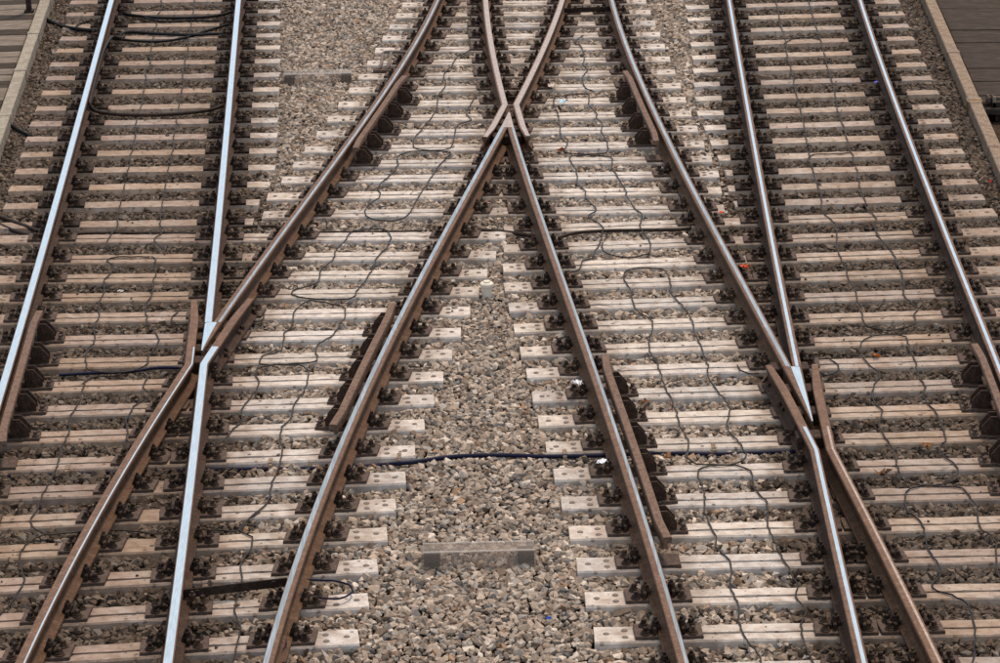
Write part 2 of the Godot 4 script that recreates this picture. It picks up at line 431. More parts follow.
func make_row(spec: Dictionary) -> void:
	# spec: y, x, slope, left/right (traced edges or rail offsets), rails, groove, plugs, name, label, group
	var ln := row_line(spec.y, spec.x, spec.slope)
	var o: Vector3 = ln[0]; var d: Vector3 = ln[1]
	if spec.groove: o += d.cross(Vector3.UP).normalized() * -0.012 * signf(d.x)
	var ends := []
	for side in ["left", "right"]:
		var e = spec[side]
		var x := 0.0
		if e[0] is String:
			x = rail_x(e[0], o.z) + e[1]
			x = rail_x(e[0], o.z + d.z / d.x * (x - o.x)) + e[1]
		else:
			var xi := itp(e, spec.y)
			for k in 2: xi = itp(e, spec.y + spec.slope * (xi - spec.x))
			x = px(xi, spec.y + spec.slope * (xi - spec.x)).x
		ends.append(o + d * ((x - o.x) / d.x))
	var a: Vector3 = ends[0]; var b: Vector3 = ends[1]
	if b.x - a.x < 0.3: return
	var c := (a + b) * 0.5
	var turn := atan2(-d.z, d.x)
	var len := a.distance_to(b)
	# where rails cross
	var hits := []
	for k in spec.rails:
		var x := rail_x(k, o.z)
		for it in 3: x = rail_x(k, o.z + d.z / d.x * (x - o.x))
		var s := (x - a.x) / d.x
		if s < 0.1 or s > len - 0.1: continue
		var z := o.z + d.z / d.x * (x - o.x)
		var sl := (rail_x(k, z + 0.2) - rail_x(k, z - 0.2)) / 0.4     # dx/dz
		hits.append([s, sl, k])
	hits.sort_custom(func(p, q): return p[0] < q[0])
	var t := thing(spec.name, spec.label, "sleeper", Vector3(c.x, -0.2, c.z), turn, spec.group)
	var plates := []
	for i in hits.size():
		var s: float = hits[i][0]
		var gl: float = (s - hits[i - 1][0]) if i > 0 else 9.0
		var gr: float = (hits[i + 1][0] - s) if i < hits.size() - 1 else 9.0
		var big: float = 0.215 if spec.groove else 0.22
		var wl := minf(big, gl * 0.5 - 0.004); var wr := minf(big, gr * 0.5 - 0.004)
		if gl < 0.13: wl = 0.06
		if gr < 0.13: wr = 0.06
		plates.append([s, wl, wr, hits[i][1], hits[i][2]])
	var grooves := []
	if spec.groove and plates.size() > 1:
		for i in plates.size() - 1:
			var g0: float = plates[i][0] + plates[i][2] - 0.03; var g1: float = plates[i + 1][0] - plates[i + 1][1] + 0.03
			if g1 - g0 > 0.3: grooves.append([g0, g1])
	put("concrete_body", sleeper_body(len, Vector3(c.x, -0.2, c.z), turn, grooves, not spec.groove, plates), M.concrete, t)
	for p in plates:
		var rel: float = p[3]                                   # rail skew against the sleeper's own z axis
		var ang := atan(p[3]) - turn
		var sh := tan(ang)
		var at := Vector3(p[0] - len * 0.5, 0.2, 0)
		var skip_side := check_side(p[4], a + d * p[0])
		if p[1] + p[2] < 0.15: continue
		var pl := put("baseplate", baseplate_mesh(p[1], p[2], sh), M.plate if spec.groove else M.dark_rust, t, at)
		for side in [-1, 1]:
			var room: float = p[1] if side < 0 else p[2]
			if room < 0.128 or skip_side == side: continue
			var turned := Basis(Vector3.UP, ang + (PI if side < 0 else 0.0))
			put("rail_clamp", shared.clamp, M.dark_rust if rng.randf() < 0.55 else M.fastener, pl, turned * Vector3(rng.randf_range(-0.004, 0.004), 0.0, rng.randf_range(-0.018, 0.018)), turned * Basis(Vector3.UP, rng.randf_range(-0.09, 0.09)))
			if room > 0.2:
				for zz in [-0.058, 0.058]:
					put("screw", shared.screw, M.dark_rust if rng.randf() < 0.6 else M.fastener, pl, Vector3(side * 0.150 + sh * zz, 0.023, zz), Basis(Vector3.UP, rng.randf() * 1.5))
			else:
				for zz in [-0.055, 0.055]:
					put("screw", shared.screw, M.dark_rust if rng.randf() < 0.6 else M.fastener, pl, Vector3(side * 0.125 + sh * zz, 0.023, zz), Basis(Vector3.UP, rng.randf() * 1.5))
	for e in spec.plugs:
		if plates.is_empty(): continue
		var s0: float = plates[0][0] - plates[0][1] if e < 0 else plates[-1][0] + plates[-1][2]
		var room: float = s0 if e < 0 else len - s0
		if room < 0.16: continue
		for q in [[0.06, -0.05], [0.06, 0.045], [maxf(room - 0.075, 0.12), -0.003]]:
			put("plug", shared.plug, M.plug, t, Vector3(s0 + e * q[0] - len * 0.5, 0.2, q[1] + rng.randf() * 0.006))
	add_rect(c, d, len * 0.5, 0.12 if spec.groove else 0.112)

func add_rect(c: Vector3, d: Vector3, hl: float, hw: float) -> void:
	var r := [c, d, hl, hw]
	var span := absf(d.z) * hl + hw + 0.05
	for b in range(floori((c.z - span) * 2.0), floori((c.z + span) * 2.0) + 1):
		if not rect_bins.has(b): rect_bins[b] = []
		rect_bins[b].append(r)

func in_sleeper(x: float, z: float, grow := 0.0) -> bool:
	for r in rect_bins.get(floori(z * 2.0), []):
		var dx: float = x - r[0].x; var dz: float = z - r[0].z
		var u: float = dx * r[1].x + dz * r[1].z
		var v: float = -dx * r[1].z + dz * r[1].x
		if absf(u) < r[2] + grow and absf(v) < r[3] + grow: return true
	return false

# check rails: running rail, side (+1 right of it), traced ends
var CHECKS := [
	["A", 1, [38, 311], [1, 442]], ["C", 1, [403, 76], [357, 148]], ["D", -1, [394, 304], [334, 425]],
	["E", 1, [602, 356], [668, 538]], ["F", -1, [626.5, 71], [656, 141]], ["H", -1, [974, 344], [1037, 474]]]
var check_z := {}

func check_side(k: String, at: Vector3) -> int:
	for c in CHECKS:
		if c[0] == k and at.z > check_z[k][0] - 0.02 and at.z < check_z[k][1] + 0.02: return c[1]
	return 0

var rows_for_checks := {}

func make_sleepers() -> void:
	shared.clamp = clamp_mesh(); shared.screw = screw_mesh(); shared.plug = plug_mesh()
	for c in CHECKS:
		check_z[c[0]] = [px(c[2][0], c[2][1], 0.2).z, px(c[3][0], c[3][1], 0.2).z]
	# outer track with the bright blue rails: plain sleepers
	var ab_l := [[68.0, 11.0], [57.6, 49.0], [51.0, 62.6], [43.0, 90.7], [31.0, 122.7], [22.0, 153.0], [10.0, 187.0], [4.0, 207.0]]
	var ab_r := [[280.0, 0.0], [280.0, 60.0], [278.5, 110.0], [276.0, 164.0], [271.0, 183.0], [259.5, 201.0], [253.0, 222.0]]
	var ys := [223.0, 203.6, 186.0, 169.0, 152.3, 137.0, 121.8, 106.5, 91.0, 76.4, 62.6, 49.0, 37.0, 25.0, 12.8, 0.8, -10.5, -21.5, -32.5, -43.0, -53.5]
	for i in ys.size():
		make_row({"y": ys[i], "x": 165.0, "slope": -0.016, "left": ab_l, "right": ab_r, "rails": ["A", "B"], "groove": false, "plugs": [],
			"name": "concrete_sleeper", "group": "plain sleepers of the blue-shining outer track",
			"label": "plain dusty concrete sleeper between blue-shining rails, %s beyond the long grooved bearers" % ORD[i]})
	# outer track beside the dark deck: plain sleepers
	var gh_l := [[686.0, 7.5], [689.0, 30.5], [692.4, 57.6], [694.0, 85.0], [697.4, 113.5], [704.7, 128.5], [711.0, 143.5], [718.7, 159.0], [725.5, 172.0], [728.0, 188.0], [734.0, 203.0]]
	var gh_r := [[903.3, 12.0], [913.0, 37.0], [924.6, 62.6], [938.0, 92.0], [950.4, 122.0], [965.0, 155.0], [983.7, 197.0]]
	ys = [202.0, 186.3, 170.6, 155.6, 140.0, 125.0, 110.3, 95.6, 81.3, 67.5, 54.3, 41.2, 28.5, 16.0, 4.0, -7.5, -18.8, -29.8, -40.5, -51.0]
	for i in ys.size():
		make_row({"y": ys[i], "x": 806.0, "slope": -0.028, "left": gh_l, "right": gh_r, "rails": ["G", "H"], "groove": false, "plugs": [1] if i < 7 else [],
			"name": "concrete_sleeper", "group": "plain sleepers of the outer track by the dark plank deck",
			"label": "plain concrete sleeper of the track by the dark plank deck, %s beyond the grooved bearers" % ORD[i]})
	# bearers below the middle crossing, spanning both curved tracks
	var c_l := [[402.8, 4.0], [390.0, 26.0], [376.0, 49.0], [360.0, 75.0], [339.5, 103.0], [317.6, 133.0], [294.6, 163.0], [282.0, 180.0], [267.5, 196.0], [263.0, 214.0]]
	var c_r := [[650.0, 10.5], [659.6, 33.0], [669.6, 58.0], [680.0, 84.0], [691.0, 113.0], [703.7, 143.0], [718.5, 172.0], [723.7, 205.0]]
	ys = [212.0, 193.8, 177.5, 162.5, 147.3, 132.0, 117.0, 102.7, 88.6, 75.0, 61.8, 49.0, 37.0, 25.6, 14.6, 4.0, -6.5, -17.0, -27.3, -37.5, -47.6]
	for i in ys.size():
		make_row({"y": ys[i], "x": 470.0, "slope": -0.014, "left": c_l, "right": c_r, "rails": ["C", "D", "E", "F"], "groove": true, "plugs": [-1, 1],
			"name": "turnout_bearer", "group": "pale grooved bearers under the middle crossing",
			"label": "pale grooved concrete bearer spanning both curved tracks, %s beyond the open gravel wedge" % ORD[i]})
	# long bearers of the two turnouts
	var l_r := [[505.0, 237.0], [495.0, 257.0], [485.0, 278.0], [469.0, 313.5], [459.0, 337.0], [441.6, 380.5], [422.5, 430.0], [396.0, 504.5], [377.8, 564.6], [359.5, 633.5]]
	var rows := [[238.6, 113], [259, 113], [278.2, 113], [297.2, 113], [317.5, 113], [339.5, 130], [362, 130], [385, 130], [409, 130], [434.5, 130], [461.5, 130], [489, 130], [517, 130], [546.5, 130], [579, 130], [614, 130], [651, 130], [690, 130], [732, 130]]
	for i in rows.size():
		var y: float = rows[i][0]
		make_row({"y": y, "x": float(rows[i][1]), "slope": -0.008 - (y - 238.0) * 0.00013, "left": ["A", -0.6], "right": l_r, "rails": ["A", "B", "C", "D"], "groove": true, "plugs": [-1, 1],
			"name": "turnout_bearer", "group": "long grooved bearers of the blue-railed turnout",
			"label": "long grooved bearer crossing under the blue-shining rails, %s from the plain sleepers" % ORD[i]})
	var r_l := [[504.0, 236.0], [503.0, 269.0], [504.5, 290.0], [514.7, 331.6], [527.0, 375.0], [539.0, 424.0], [552.6, 470.0], [568.4, 529.6], [584.0, 595.0], [593.0, 630.5]]
	rows = [[219, 812], [238, 812], [257.2, 812], [277, 812], [297.7, 812], [319, 812], [340.7, 875], [363, 875], [387, 875], [412, 875], [438.7, 875], [466.5, 875], [494.5, 915], [525, 915], [557.5, 915], [592.5, 915], [629, 915], [667, 915], [708, 915]]
	for i in rows.size():
		var y: float = rows[i][0]
		make_row({"y": y, "x": float(rows[i][1]), "slope": -0.035 + (y - 250.0) * 0.00004, "left": r_l, "right": ["H", 0.6], "rails": ["E", "F", "G", "H"], "groove": true, "plugs": [-1, 1],
			"name": "turnout_bearer", "group": "long grooved bearers of the turnout by the dark plank deck",
			"label": "long grooved bearer of the turnout without blue rails, %s from its plain sleepers" % ORD[i]})

# ---------------------------------------------------------------- rails
func crown(x: float, hw: float) -> float:
	var a := absf(x)
	var e := hw - 0.009
	if a <= e: return 0.160 - a * a / 0.6
	var q := clampf((a - e) / 0.009, 0.0, 1.0)
	return 0.160 - e * e / 0.6 - 0.010 * (1.0 - sqrt(maxf(0.0, 1.0 - q * q)))

# sweep the rail section along path; band = [from, to, material] on the head's top; hws = head half-width at each point
func rail_mesh(path: PackedVector3Array, hws: PackedFloat32Array, band: Array, cast_block := false, shine_n := 9999, side: Material = null) -> ArrayMesh:
	var n := path.size()
	var base_hw := 0.035
	var topx := [-0.035, -0.0346, -0.0335, -0.031, -0.026, -0.018, -0.009, 0.0, 0.009, 0.018, 0.026, 0.031, 0.0335, 0.0346, 0.035]
	for e in [band[0], band[1]]:
		if not topx.has(e): topx.append(e)
	topx.sort()
	var body := start(); var shine := start(); var head := start()
	var lower := [[0.0355, 0.130], [0.031, 0.125], [0.012, 0.116], [0.008, 0.104], [0.008, 0.042], [0.012, 0.031], [0.030, 0.021], [0.069, 0.013], [0.070, 0.0]]
	if cast_block: lower = [[0.0355, 0.130], [0.034, 0.11], [0.034, 0.03], [0.07, 0.02], [0.07, 0.0]]
	var prof := []
	for k in range(lower.size() - 1, -1, -1): prof.append([-lower[k][0], lower[k][1], false])
	for x in topx: prof.append([x, -1.0, true])
	for k in lower: prof.append([k[0], k[1], false])
	var section := func(i: int) -> Array:
		var t := (path[mini(i + 1, n - 1)] - path[maxi(i - 1, 0)]).normalized()
		var r := t.cross(Vector3.UP).normalized()
		if r.x < 0: r = -r
		var s: float = hws[i] / base_hw
		var fs := maxf(s, 0.75) if s < 1.0 else s
		var pts := []; var nn := []
		for k in prof.size():
			var q = prof[k]
			var x: float = q[0] * (s if q[2] or k < 0 else (s if q[1] > 0.1 else fs))
			var y: float = crown(q[0], base_hw) if q[2] else q[1]
			pts.append(path[i] + r * x + Vector3.UP * y)
			# smooth normals over the head only
			var dn := 0.0
			if q[2]:
				var a0 := crown(clampf(q[0] - 0.0008, -0.0349, 0.0349), base_hw); var a1 := crown(clampf(q[0] + 0.0008, -0.0349, 0.0349), base_hw)
				dn = clampf((a1 - a0) / 0.0016, -6, 6)
			nn.append((Vector3.UP - r * dn).normalized())
		return [pts, nn, r]
	var prev: Array = section.call(0)
	for i in range(1, n):
		var cur: Array = section.call(i)
		for k in prof.size() - 1:
			var on_top: bool = prof[k][2] and prof[k + 1][2]
			var mid: float = (prof[k][0] + prof[k + 1][0]) * 0.5
			var st := shine if on_top and mid > band[0] and mid < band[1] and i <= shine_n else (head if on_top else body)
			var p := [prev[0][k], cur[0][k], cur[0][k + 1], prev[0][k + 1]]
			var out: Vector3
			if on_top:
				var nn := [prev[1][k], cur[1][k], cur[1][k + 1], prev[1][k + 1]]
				for q in [[0, 1, 2], [0, 2, 3]]:
					var o: Array = q
					if (p[o[2]] - p[o[0]]).cross(p[o[1]] - p[o[0]]).dot(nn[0]) < 0.0: o = [q[0], q[2], q[1]]
					for v in o:
						st.set_normal(nn[v]); st.add_vertex(p[v])
			else:
				var dx: float = prof[k + 1][0] - prof[k][0]
				var y0: float = crown(prof[k][0], base_hw) if prof[k][2] else prof[k][1]
				var y1: float = crown(prof[k + 1][0], base_hw) if prof[k + 1][2] else prof[k + 1][1]
				out = prev[2] * -(y1 - y0) + Vector3.UP * dx
				quad(st, p[0], p[1], p[2], p[3], out)
		prev = cur
	for e in [0, n - 1]:
		var s: Array = section.call(e)
		var out: Vector3 = (path[0] - path[1]) if e == 0 else (path[n - 1] - path[n - 2])
		var c: Vector3 = path[e] + Vector3.UP * 0.08
		for k in s[0].size() - 1: tri(body, c, s[0][k], s[0][k + 1], out.normalized())
		tri(body, c, s[0][0], s[0][-1], out.normalized())
	body.set_material(side if side else M.rust)
	var m := body.commit()
	head.set_material(M.top_rust)
	head.commit(m)
	shine.set_material(band[2])
	shine.commit(m)
	return m

func z_where(P: String, Q: String, gap: float, z0: float, z1: float) -> float:
	var f0 := rail_x(Q, z0) - rail_x(P, z0) - gap
	for i in 60:
		var zm := (z0 + z1) * 0.5
		var f := rail_x(Q, zm) - rail_x(P, zm) - gap
		if (f > 0) == (f0 > 0): z0 = zm
		else: z1 = zm
	return (z0 + z1) * 0.5

func plain_path(k: String, z0: float, z1: float) -> PackedVector3Array:
	var out := PackedVector3Array()
	var n := maxi(2, int(absf(z1 - z0) / 0.35))
	for i in n + 1:
		var z := lerpf(z0, z1, float(i) / n)
		out.append(Vector3(rail_x(k, z), RAIL_BASE, z))
	return out

func add_rail(called: String, label: String, path: PackedVector3Array, band: Array, hws := PackedFloat32Array(), group := "running rails", shine_n := 9999, side: Material = null) -> void:
	if hws.is_empty():
		hws.resize(path.size()); hws.fill(0.035)
	var o := put(called, rail_mesh(path, hws, band, false, shine_n, side), null)
	tag(o, label, "rail", group)

# wing: the rail k runs from z_end to the kink and then along the other rail with the flangeway between
func wing_path(k: String, other: String, off: float, z_end: float, z_kink: float, z_tip: float) -> Array:
	var p := plain_path(k, z_end, z_kink - signf(z_kink - z_end) * 0.12)
	var hw := PackedFloat32Array(); hw.resize(p.size()); hw.fill(0.035)
	var n := 12
	for i in n + 1:
		var t := float(i) / n
		var z := lerpf(z_kink, z_tip, t)
		var x := rail_x(other, z) + off
		if t > 0.7: x += signf(off) * (t - 0.7) * 0.07
		p.append(Vector3(x, RAIL_BASE, z)); hw.append(0.035 if t < 0.75 else lerpf(0.035, 0.026, (t - 0.75) * 4.0))
	return [p, hw, p.size() - n + 2]

func make_frog(P: String, Q: String, za: float, zb: float, far: bool, wing_len: float, label: String, band: Array) -> Dictionary:
	# za lies on the vee side, zb on the wing side
	var zj := z_where(P, Q, 0.074, za, zb)
	var zn := z_where(P, Q, -0.056, za, zb)
	var zk := z_where(P, Q, -0.118, za, zb)
	var path := PackedVector3Array(); var hw := PackedFloat32Array()
	var n := 10
	for i in n + 1:
		var z := lerpf(zj, zn, float(i) / n)
		var g := rail_x(Q, z) - rail_x(P, z)
		path.append(Vector3((rail_x(P, z) + rail_x(Q, z)) * 0.5, RAIL_BASE - 0.001 - (0.006 if i == n else 0.0), z))
		hw.append(maxf((g + 0.07) * 0.5, 0.006))
	var mid := path[n / 2]
	var t := thing("crossing_nose", label, "crossing", Vector3(mid.x, 0.0, mid.z), 0.0, "crossing noses")
	for i in path.size(): path[i] -= Vector3(mid.x, 0.0, mid.z)
	put("point", rail_mesh(path, hw, band, true), null, t)
	for k in 4:
		var z := lerpf(zn, zj, -0.12 + k * 0.42)
		var x := (rail_x(P, z) + rail_x(Q, z)) * 0.5
		var st := start()
		add_box(st, Vector3(0, 0.07, 0), Vector3(maxf(0.16, absf(rail_x(Q, z) - rail_x(P, z)) + 0.2), 0.09, 0.16), 0.008)
		put("spacer_block", st.commit(), M.bracket, t, Vector3(x - mid.x, 0.02, z - mid.z))
	var dir := signf(za - zb)
	return {"join": zj, "nose": zn, "kink": zk, "tip": zn + dir * wing_len}

func make_rails() -> void:
	var bright := [-0.0275, 0.0265, M.polished]
	var narrow := [-0.013, 0.012, M.polished]
	var line_r := [0.020, 0.030, M.polished]
	var line_m := [0.004, 0.020, M.worn]
	var soft := [-0.028, 0.005, M.satin]
	var worn := [-0.0346, 0.0346, M.worn]
	var fl := make_frog("B", "C", -27.0, -18.0, true, 1.25, "pointed polished crossing nose where the blue-shining rail meets the curved rail", [-0.0335, 0.016, M.polished])
	var fr := make_frog("F", "G", -27.0, -17.0, true, 1.2, "pointed crossing nose beside the turnout wing rails without blue shine", [-0.006, 0.026, M.polished])
	var fm := make_frog("D", "E", -24.0, -33.0, false, 0.95, "worn pointed crossing nose where the two curved tracks meet in the middle", worn)
	add_rail("running_rail", "blue-shining outer rail between the pale kerb beam and the thick cables", plain_path("A", Z_FAR, Z_NEAR), bright, PackedFloat32Array(), "running rails", 9999, M.rail_dark)
	add_rail("running_rail", "dark rail with a narrow bright stripe nearest the dark plank deck", plain_path("H", Z_FAR, Z_NEAR), narrow, PackedFloat32Array(), "running rails", 9999, M.rail_dark)
	add_rail("running_rail", "blue-shining inner rail that ends at the crossing nose beyond it", plain_path("B", Z_FAR, fl.join), bright, PackedFloat32Array(), "running rails", 9999, M.rail_dark)
	add_rail("running_rail", "brown curved rail with a check rail beside the bent pipe fixture", plain_path("C", Z_FAR, fl.join), [0.004, 0.026, M.satin])
	add_rail("running_rail", "brown curved rail with orange wrapper beside it, ending at a crossing nose", plain_path("F", Z_FAR, fr.join), [-0.012, 0.018, M.satin])
	add_rail("running_rail", "straight rail with narrow bright stripe between curved brown rail and plain sleepers", plain_path("G", Z_FAR, fr.join), narrow, PackedFloat32Array(), "running rails", 9999, M.rail_dark)
	add_rail("running_rail", "grey satin curved rail with the check rail beside the open gravel wedge", plain_path("D", fm.join, Z_NEAR), soft)
	add_rail("running_rail", "brown curved rail with thin bright edge along the open gravel wedge", plain_path("E", fm.join, Z_NEAR), [0.006, 0.028, M.satin])
	var w := wing_path("B", "C", 0.118, Z_NEAR, fl.kink, fl.tip)
	add_rail("wing_rail", "blue-shining rail kinking at the crossing nose into a rusty wing", w[0], bright, w[1], "wing rails", w[2], M.rail_dark)
	w = wing_path("C", "B", -0.118, Z_NEAR, fl.kink, fl.tip)
	add_rail("wing_rail", "brown rail with thin bright line kinking beside the blue-shining rail", w[0], line_r, w[1], "wing rails", w[2])
	w = wing_path("F", "G", 0.118, Z_NEAR, fr.kink, fr.tip)
	add_rail("wing_rail", "all-brown rail kinking beside the crossing nose near the leaf litter", w[0], line_m, w[1], "wing rails", w[2])
	w = wing_path("G", "F", -0.118, Z_NEAR, fr.kink, fr.tip)
	add_rail("wing_rail", "rail with bright blue stripe kinking into a blunt-tipped rusty wing", w[0], [-0.004, 0.021, M.polished], w[1], "wing rails", w[2], M.rail_dark)
	w = wing_path("D", "E", 0.118, Z_FAR, fm.kink, fm.tip)
	add_rail("wing_rail", "worn pale rail kinking beside the scraps of blue and white litter", w[0], [-0.02, 0.034, M.worn], w[1], "wing rails")
	w = wing_path("E", "D", -0.118, Z_FAR, fm.kink, fm.tip)
	add_rail("wing_rail", "worn pale rail kinking at the middle crossing opposite the littered one", w[0], [-0.02, 0.034, M.worn], w[1], "wing rails")

# ---------------------------------------------------------------- check rails
func bracket_mesh(part: String) -> ArrayMesh:            # x points away from the check rail's bar
	if shared.has(part): return shared[part]
	var st := start()
	if part == "foot":
		add_box(st, Vector3(0.085, 0.011, 0), Vector3(0.23, 0.022, 0.17), 0.003)
		add_lathe(st, Vector3(0.17, 0.022, 0.05), [[0.026, 0.0], [0.026, 0.012], [0.016, 0.014], [0.016, 0.04], [0.0, 0.042]], 6)
		add_lathe(st, Vector3(0.17, 0.022, -0.05), [[0.026, 0.0], [0.026, 0.012], [0.016, 0.014], [0.016, 0.04], [0.0, 0.042]], 6)
	elif part == "gusset":
		var poly := [Vector2(-0.012, 0), Vector2(0.125, 0), Vector2(0.125, 0.060), Vector2(0.060, 0.140), Vector2(-0.012, 0.140)]
		for i in poly.size():
			var a: Vector2 = poly[i]; var b: Vector2 = poly[(i + 1) % poly.size()]
			quad(st, Vector3(a.x, a.y, -0.007), Vector3(b.x, b.y, -0.007), Vector3(b.x, b.y, 0.007), Vector3(a.x, a.y, 0.007), Vector3((a.x + b.x) * 0.5 - 0.06, (a.y + b.y) * 0.5 - 0.08, 0))
		for z in [-0.007, 0.007]:
			for i in range(1, poly.size() - 1):
				tri(st, Vector3(poly[0].x, poly[0].y, z), Vector3(poly[i].x, poly[i].y, z), Vector3(poly[i + 1].x, poly[i + 1].y, z), Vector3(0, 0, signf(z)))
	else:
		add_box(st, Vector3(-0.004, 0.09, 0), Vector3(0.02, 0.14, 0.15), 0.003)
	shared[part] = st.commit()
	return shared[part]

func make_check_rails() -> void:
	var labels := {
		"A": "long rusty check rail with five brackets inside the blue-shining outer rail",
		"C": "short rusty check rail with four brackets near the bent pipe fixture",
		"D": "rusty check rail against the grey satin rail by the open gravel wedge",
		"E": "longest brown check rail with dark brackets opposite the gravel wedge",
		"F": "short rusty check rail with four brackets near the blue and white litter",
		"H": "rusty check rail of the outer track on the dark plank deck side"}
	for c in CHECKS:
		var k: String = c[0]; var side: float = c[1]
		var z0: float = check_z[k][0]; var z1: float = check_z[k][1]
		var off := 0.105
		var pts := PackedVector3Array()
		var n := int((z1 - z0) / 0.15) + 1
		for i in n + 1:
			var z := lerpf(z0, z1, float(i) / n)
			var x := rail_x(k, z) + side * off
			var e := minf(z - z0, z1 - z)
			if e < 0.3: x += side * (0.3 - e) * 0.07
			pts.append(Vector3(x, 0.0, z))
		var at := pts[n / 2]
		var t := thing("check_rail", labels[k], "check rail", Vector3(at.x, 0.0, at.z), 0.0, "check rails")
		# bar section: flat top with a drop flange towards the running rail
		var st := start()
		var prof := [[-0.029, 0.125], [-0.029, 0.200], [-0.025, 0.205], [0.025, 0.205], [0.029, 0.200], [0.029, 0.165], [0.0, 0.160], [-0.010, 0.125]]
		for i in n:
			for q in prof.size():
				var a = prof[q]; var b = prof[(q + 1) % prof.size()]
				var d := (pts[i + 1] - pts[i]).normalized()
				var r := d.cross(Vector3.UP).normalized(); if r.x * side < 0: r = -r
				var P := func(p: Vector3, w: Array) -> Vector3: return p + r * w[0] + Vector3.UP * w[1] - Vector3(at.x, 0, at.z)
				quad(st, P.call(pts[i], a), P.call(pts[i + 1], a), P.call(pts[i + 1], b), P.call(pts[i], b), r * (b[1] - a[1]) * -1.0 * -1.0 + Vector3.UP * (b[0] - a[0]) * (1.0 if a[1] > 0.16 else -1.0) if absf(b[0] - a[0]) > absf(b[1] - a[1]) else r * signf(a[0] + b[0]))
		for e in [0, n]:
			var r2 := Vector3(side, 0, 0)
			var c0: Vector3 = pts[e] + Vector3(0, 0.175, 0) - Vector3(at.x, 0, at.z)
			for q in prof.size():
				var a = prof[q]; var b = prof[(q + 1) % prof.size()]
				tri(st, c0, c0 + r2 * a[0] + Vector3.UP * (a[1] - 0.175), c0 + r2 * b[0] + Vector3.UP * (b[1] - 0.175), Vector3(0, 0, -1 if e == 0 else 1))
		put("guard_bar", st.commit(), M.check, t)
		# one bracket on each sleeper below
		var done := {}
		for b in range(floori(z0 * 2.0), floori(z1 * 2.0) + 1):
			for rc in rect_bins.get(b, []):
				if done.has(rc): continue
				done[rc] = true
				var x := rail_x(k, rc[0].z)
				var z: float = rc[0].z
				for it in 3:
					z = rc[0].z + rc[1].z / rc[1].x * (x - rc[0].x)
					x = rail_x(k, z) + side * (off + 0.03)
				if absf(x - rc[0].x) > rc[2] or z < z0 + 0.05 or z > z1 - 0.10: continue
				var sl := (rail_x(k, z + 0.2) - rail_x(k, z - 0.2)) / 0.4
				var bas := Basis(Vector3.UP, atan(sl) + (PI if side < 0 else 0.0))
				var br := put("bracket", bracket_mesh("foot"), M.plate, t, Vector3(x - at.x, 0.002, z - at.z), bas)
				put("web_plate", bracket_mesh("web"), M.bracket, br, Vector3(0, 0.02, 0))
				for g in [-0.05, 0.05]: put("gusset", bracket_mesh("gusset"), M.bracket, br, Vector3(0, 0.021, g))

# ---------------------------------------------------------------- walkways at both edges
var left_edge := []
var right_edge := []

func edge_x(side: int, z: float) -> float:
	var e: Array = left_edge if side < 0 else right_edge
	return lerpf(e[0].x, e[1].x, (z - e[0].z) / (e[1].z - e[0].z))

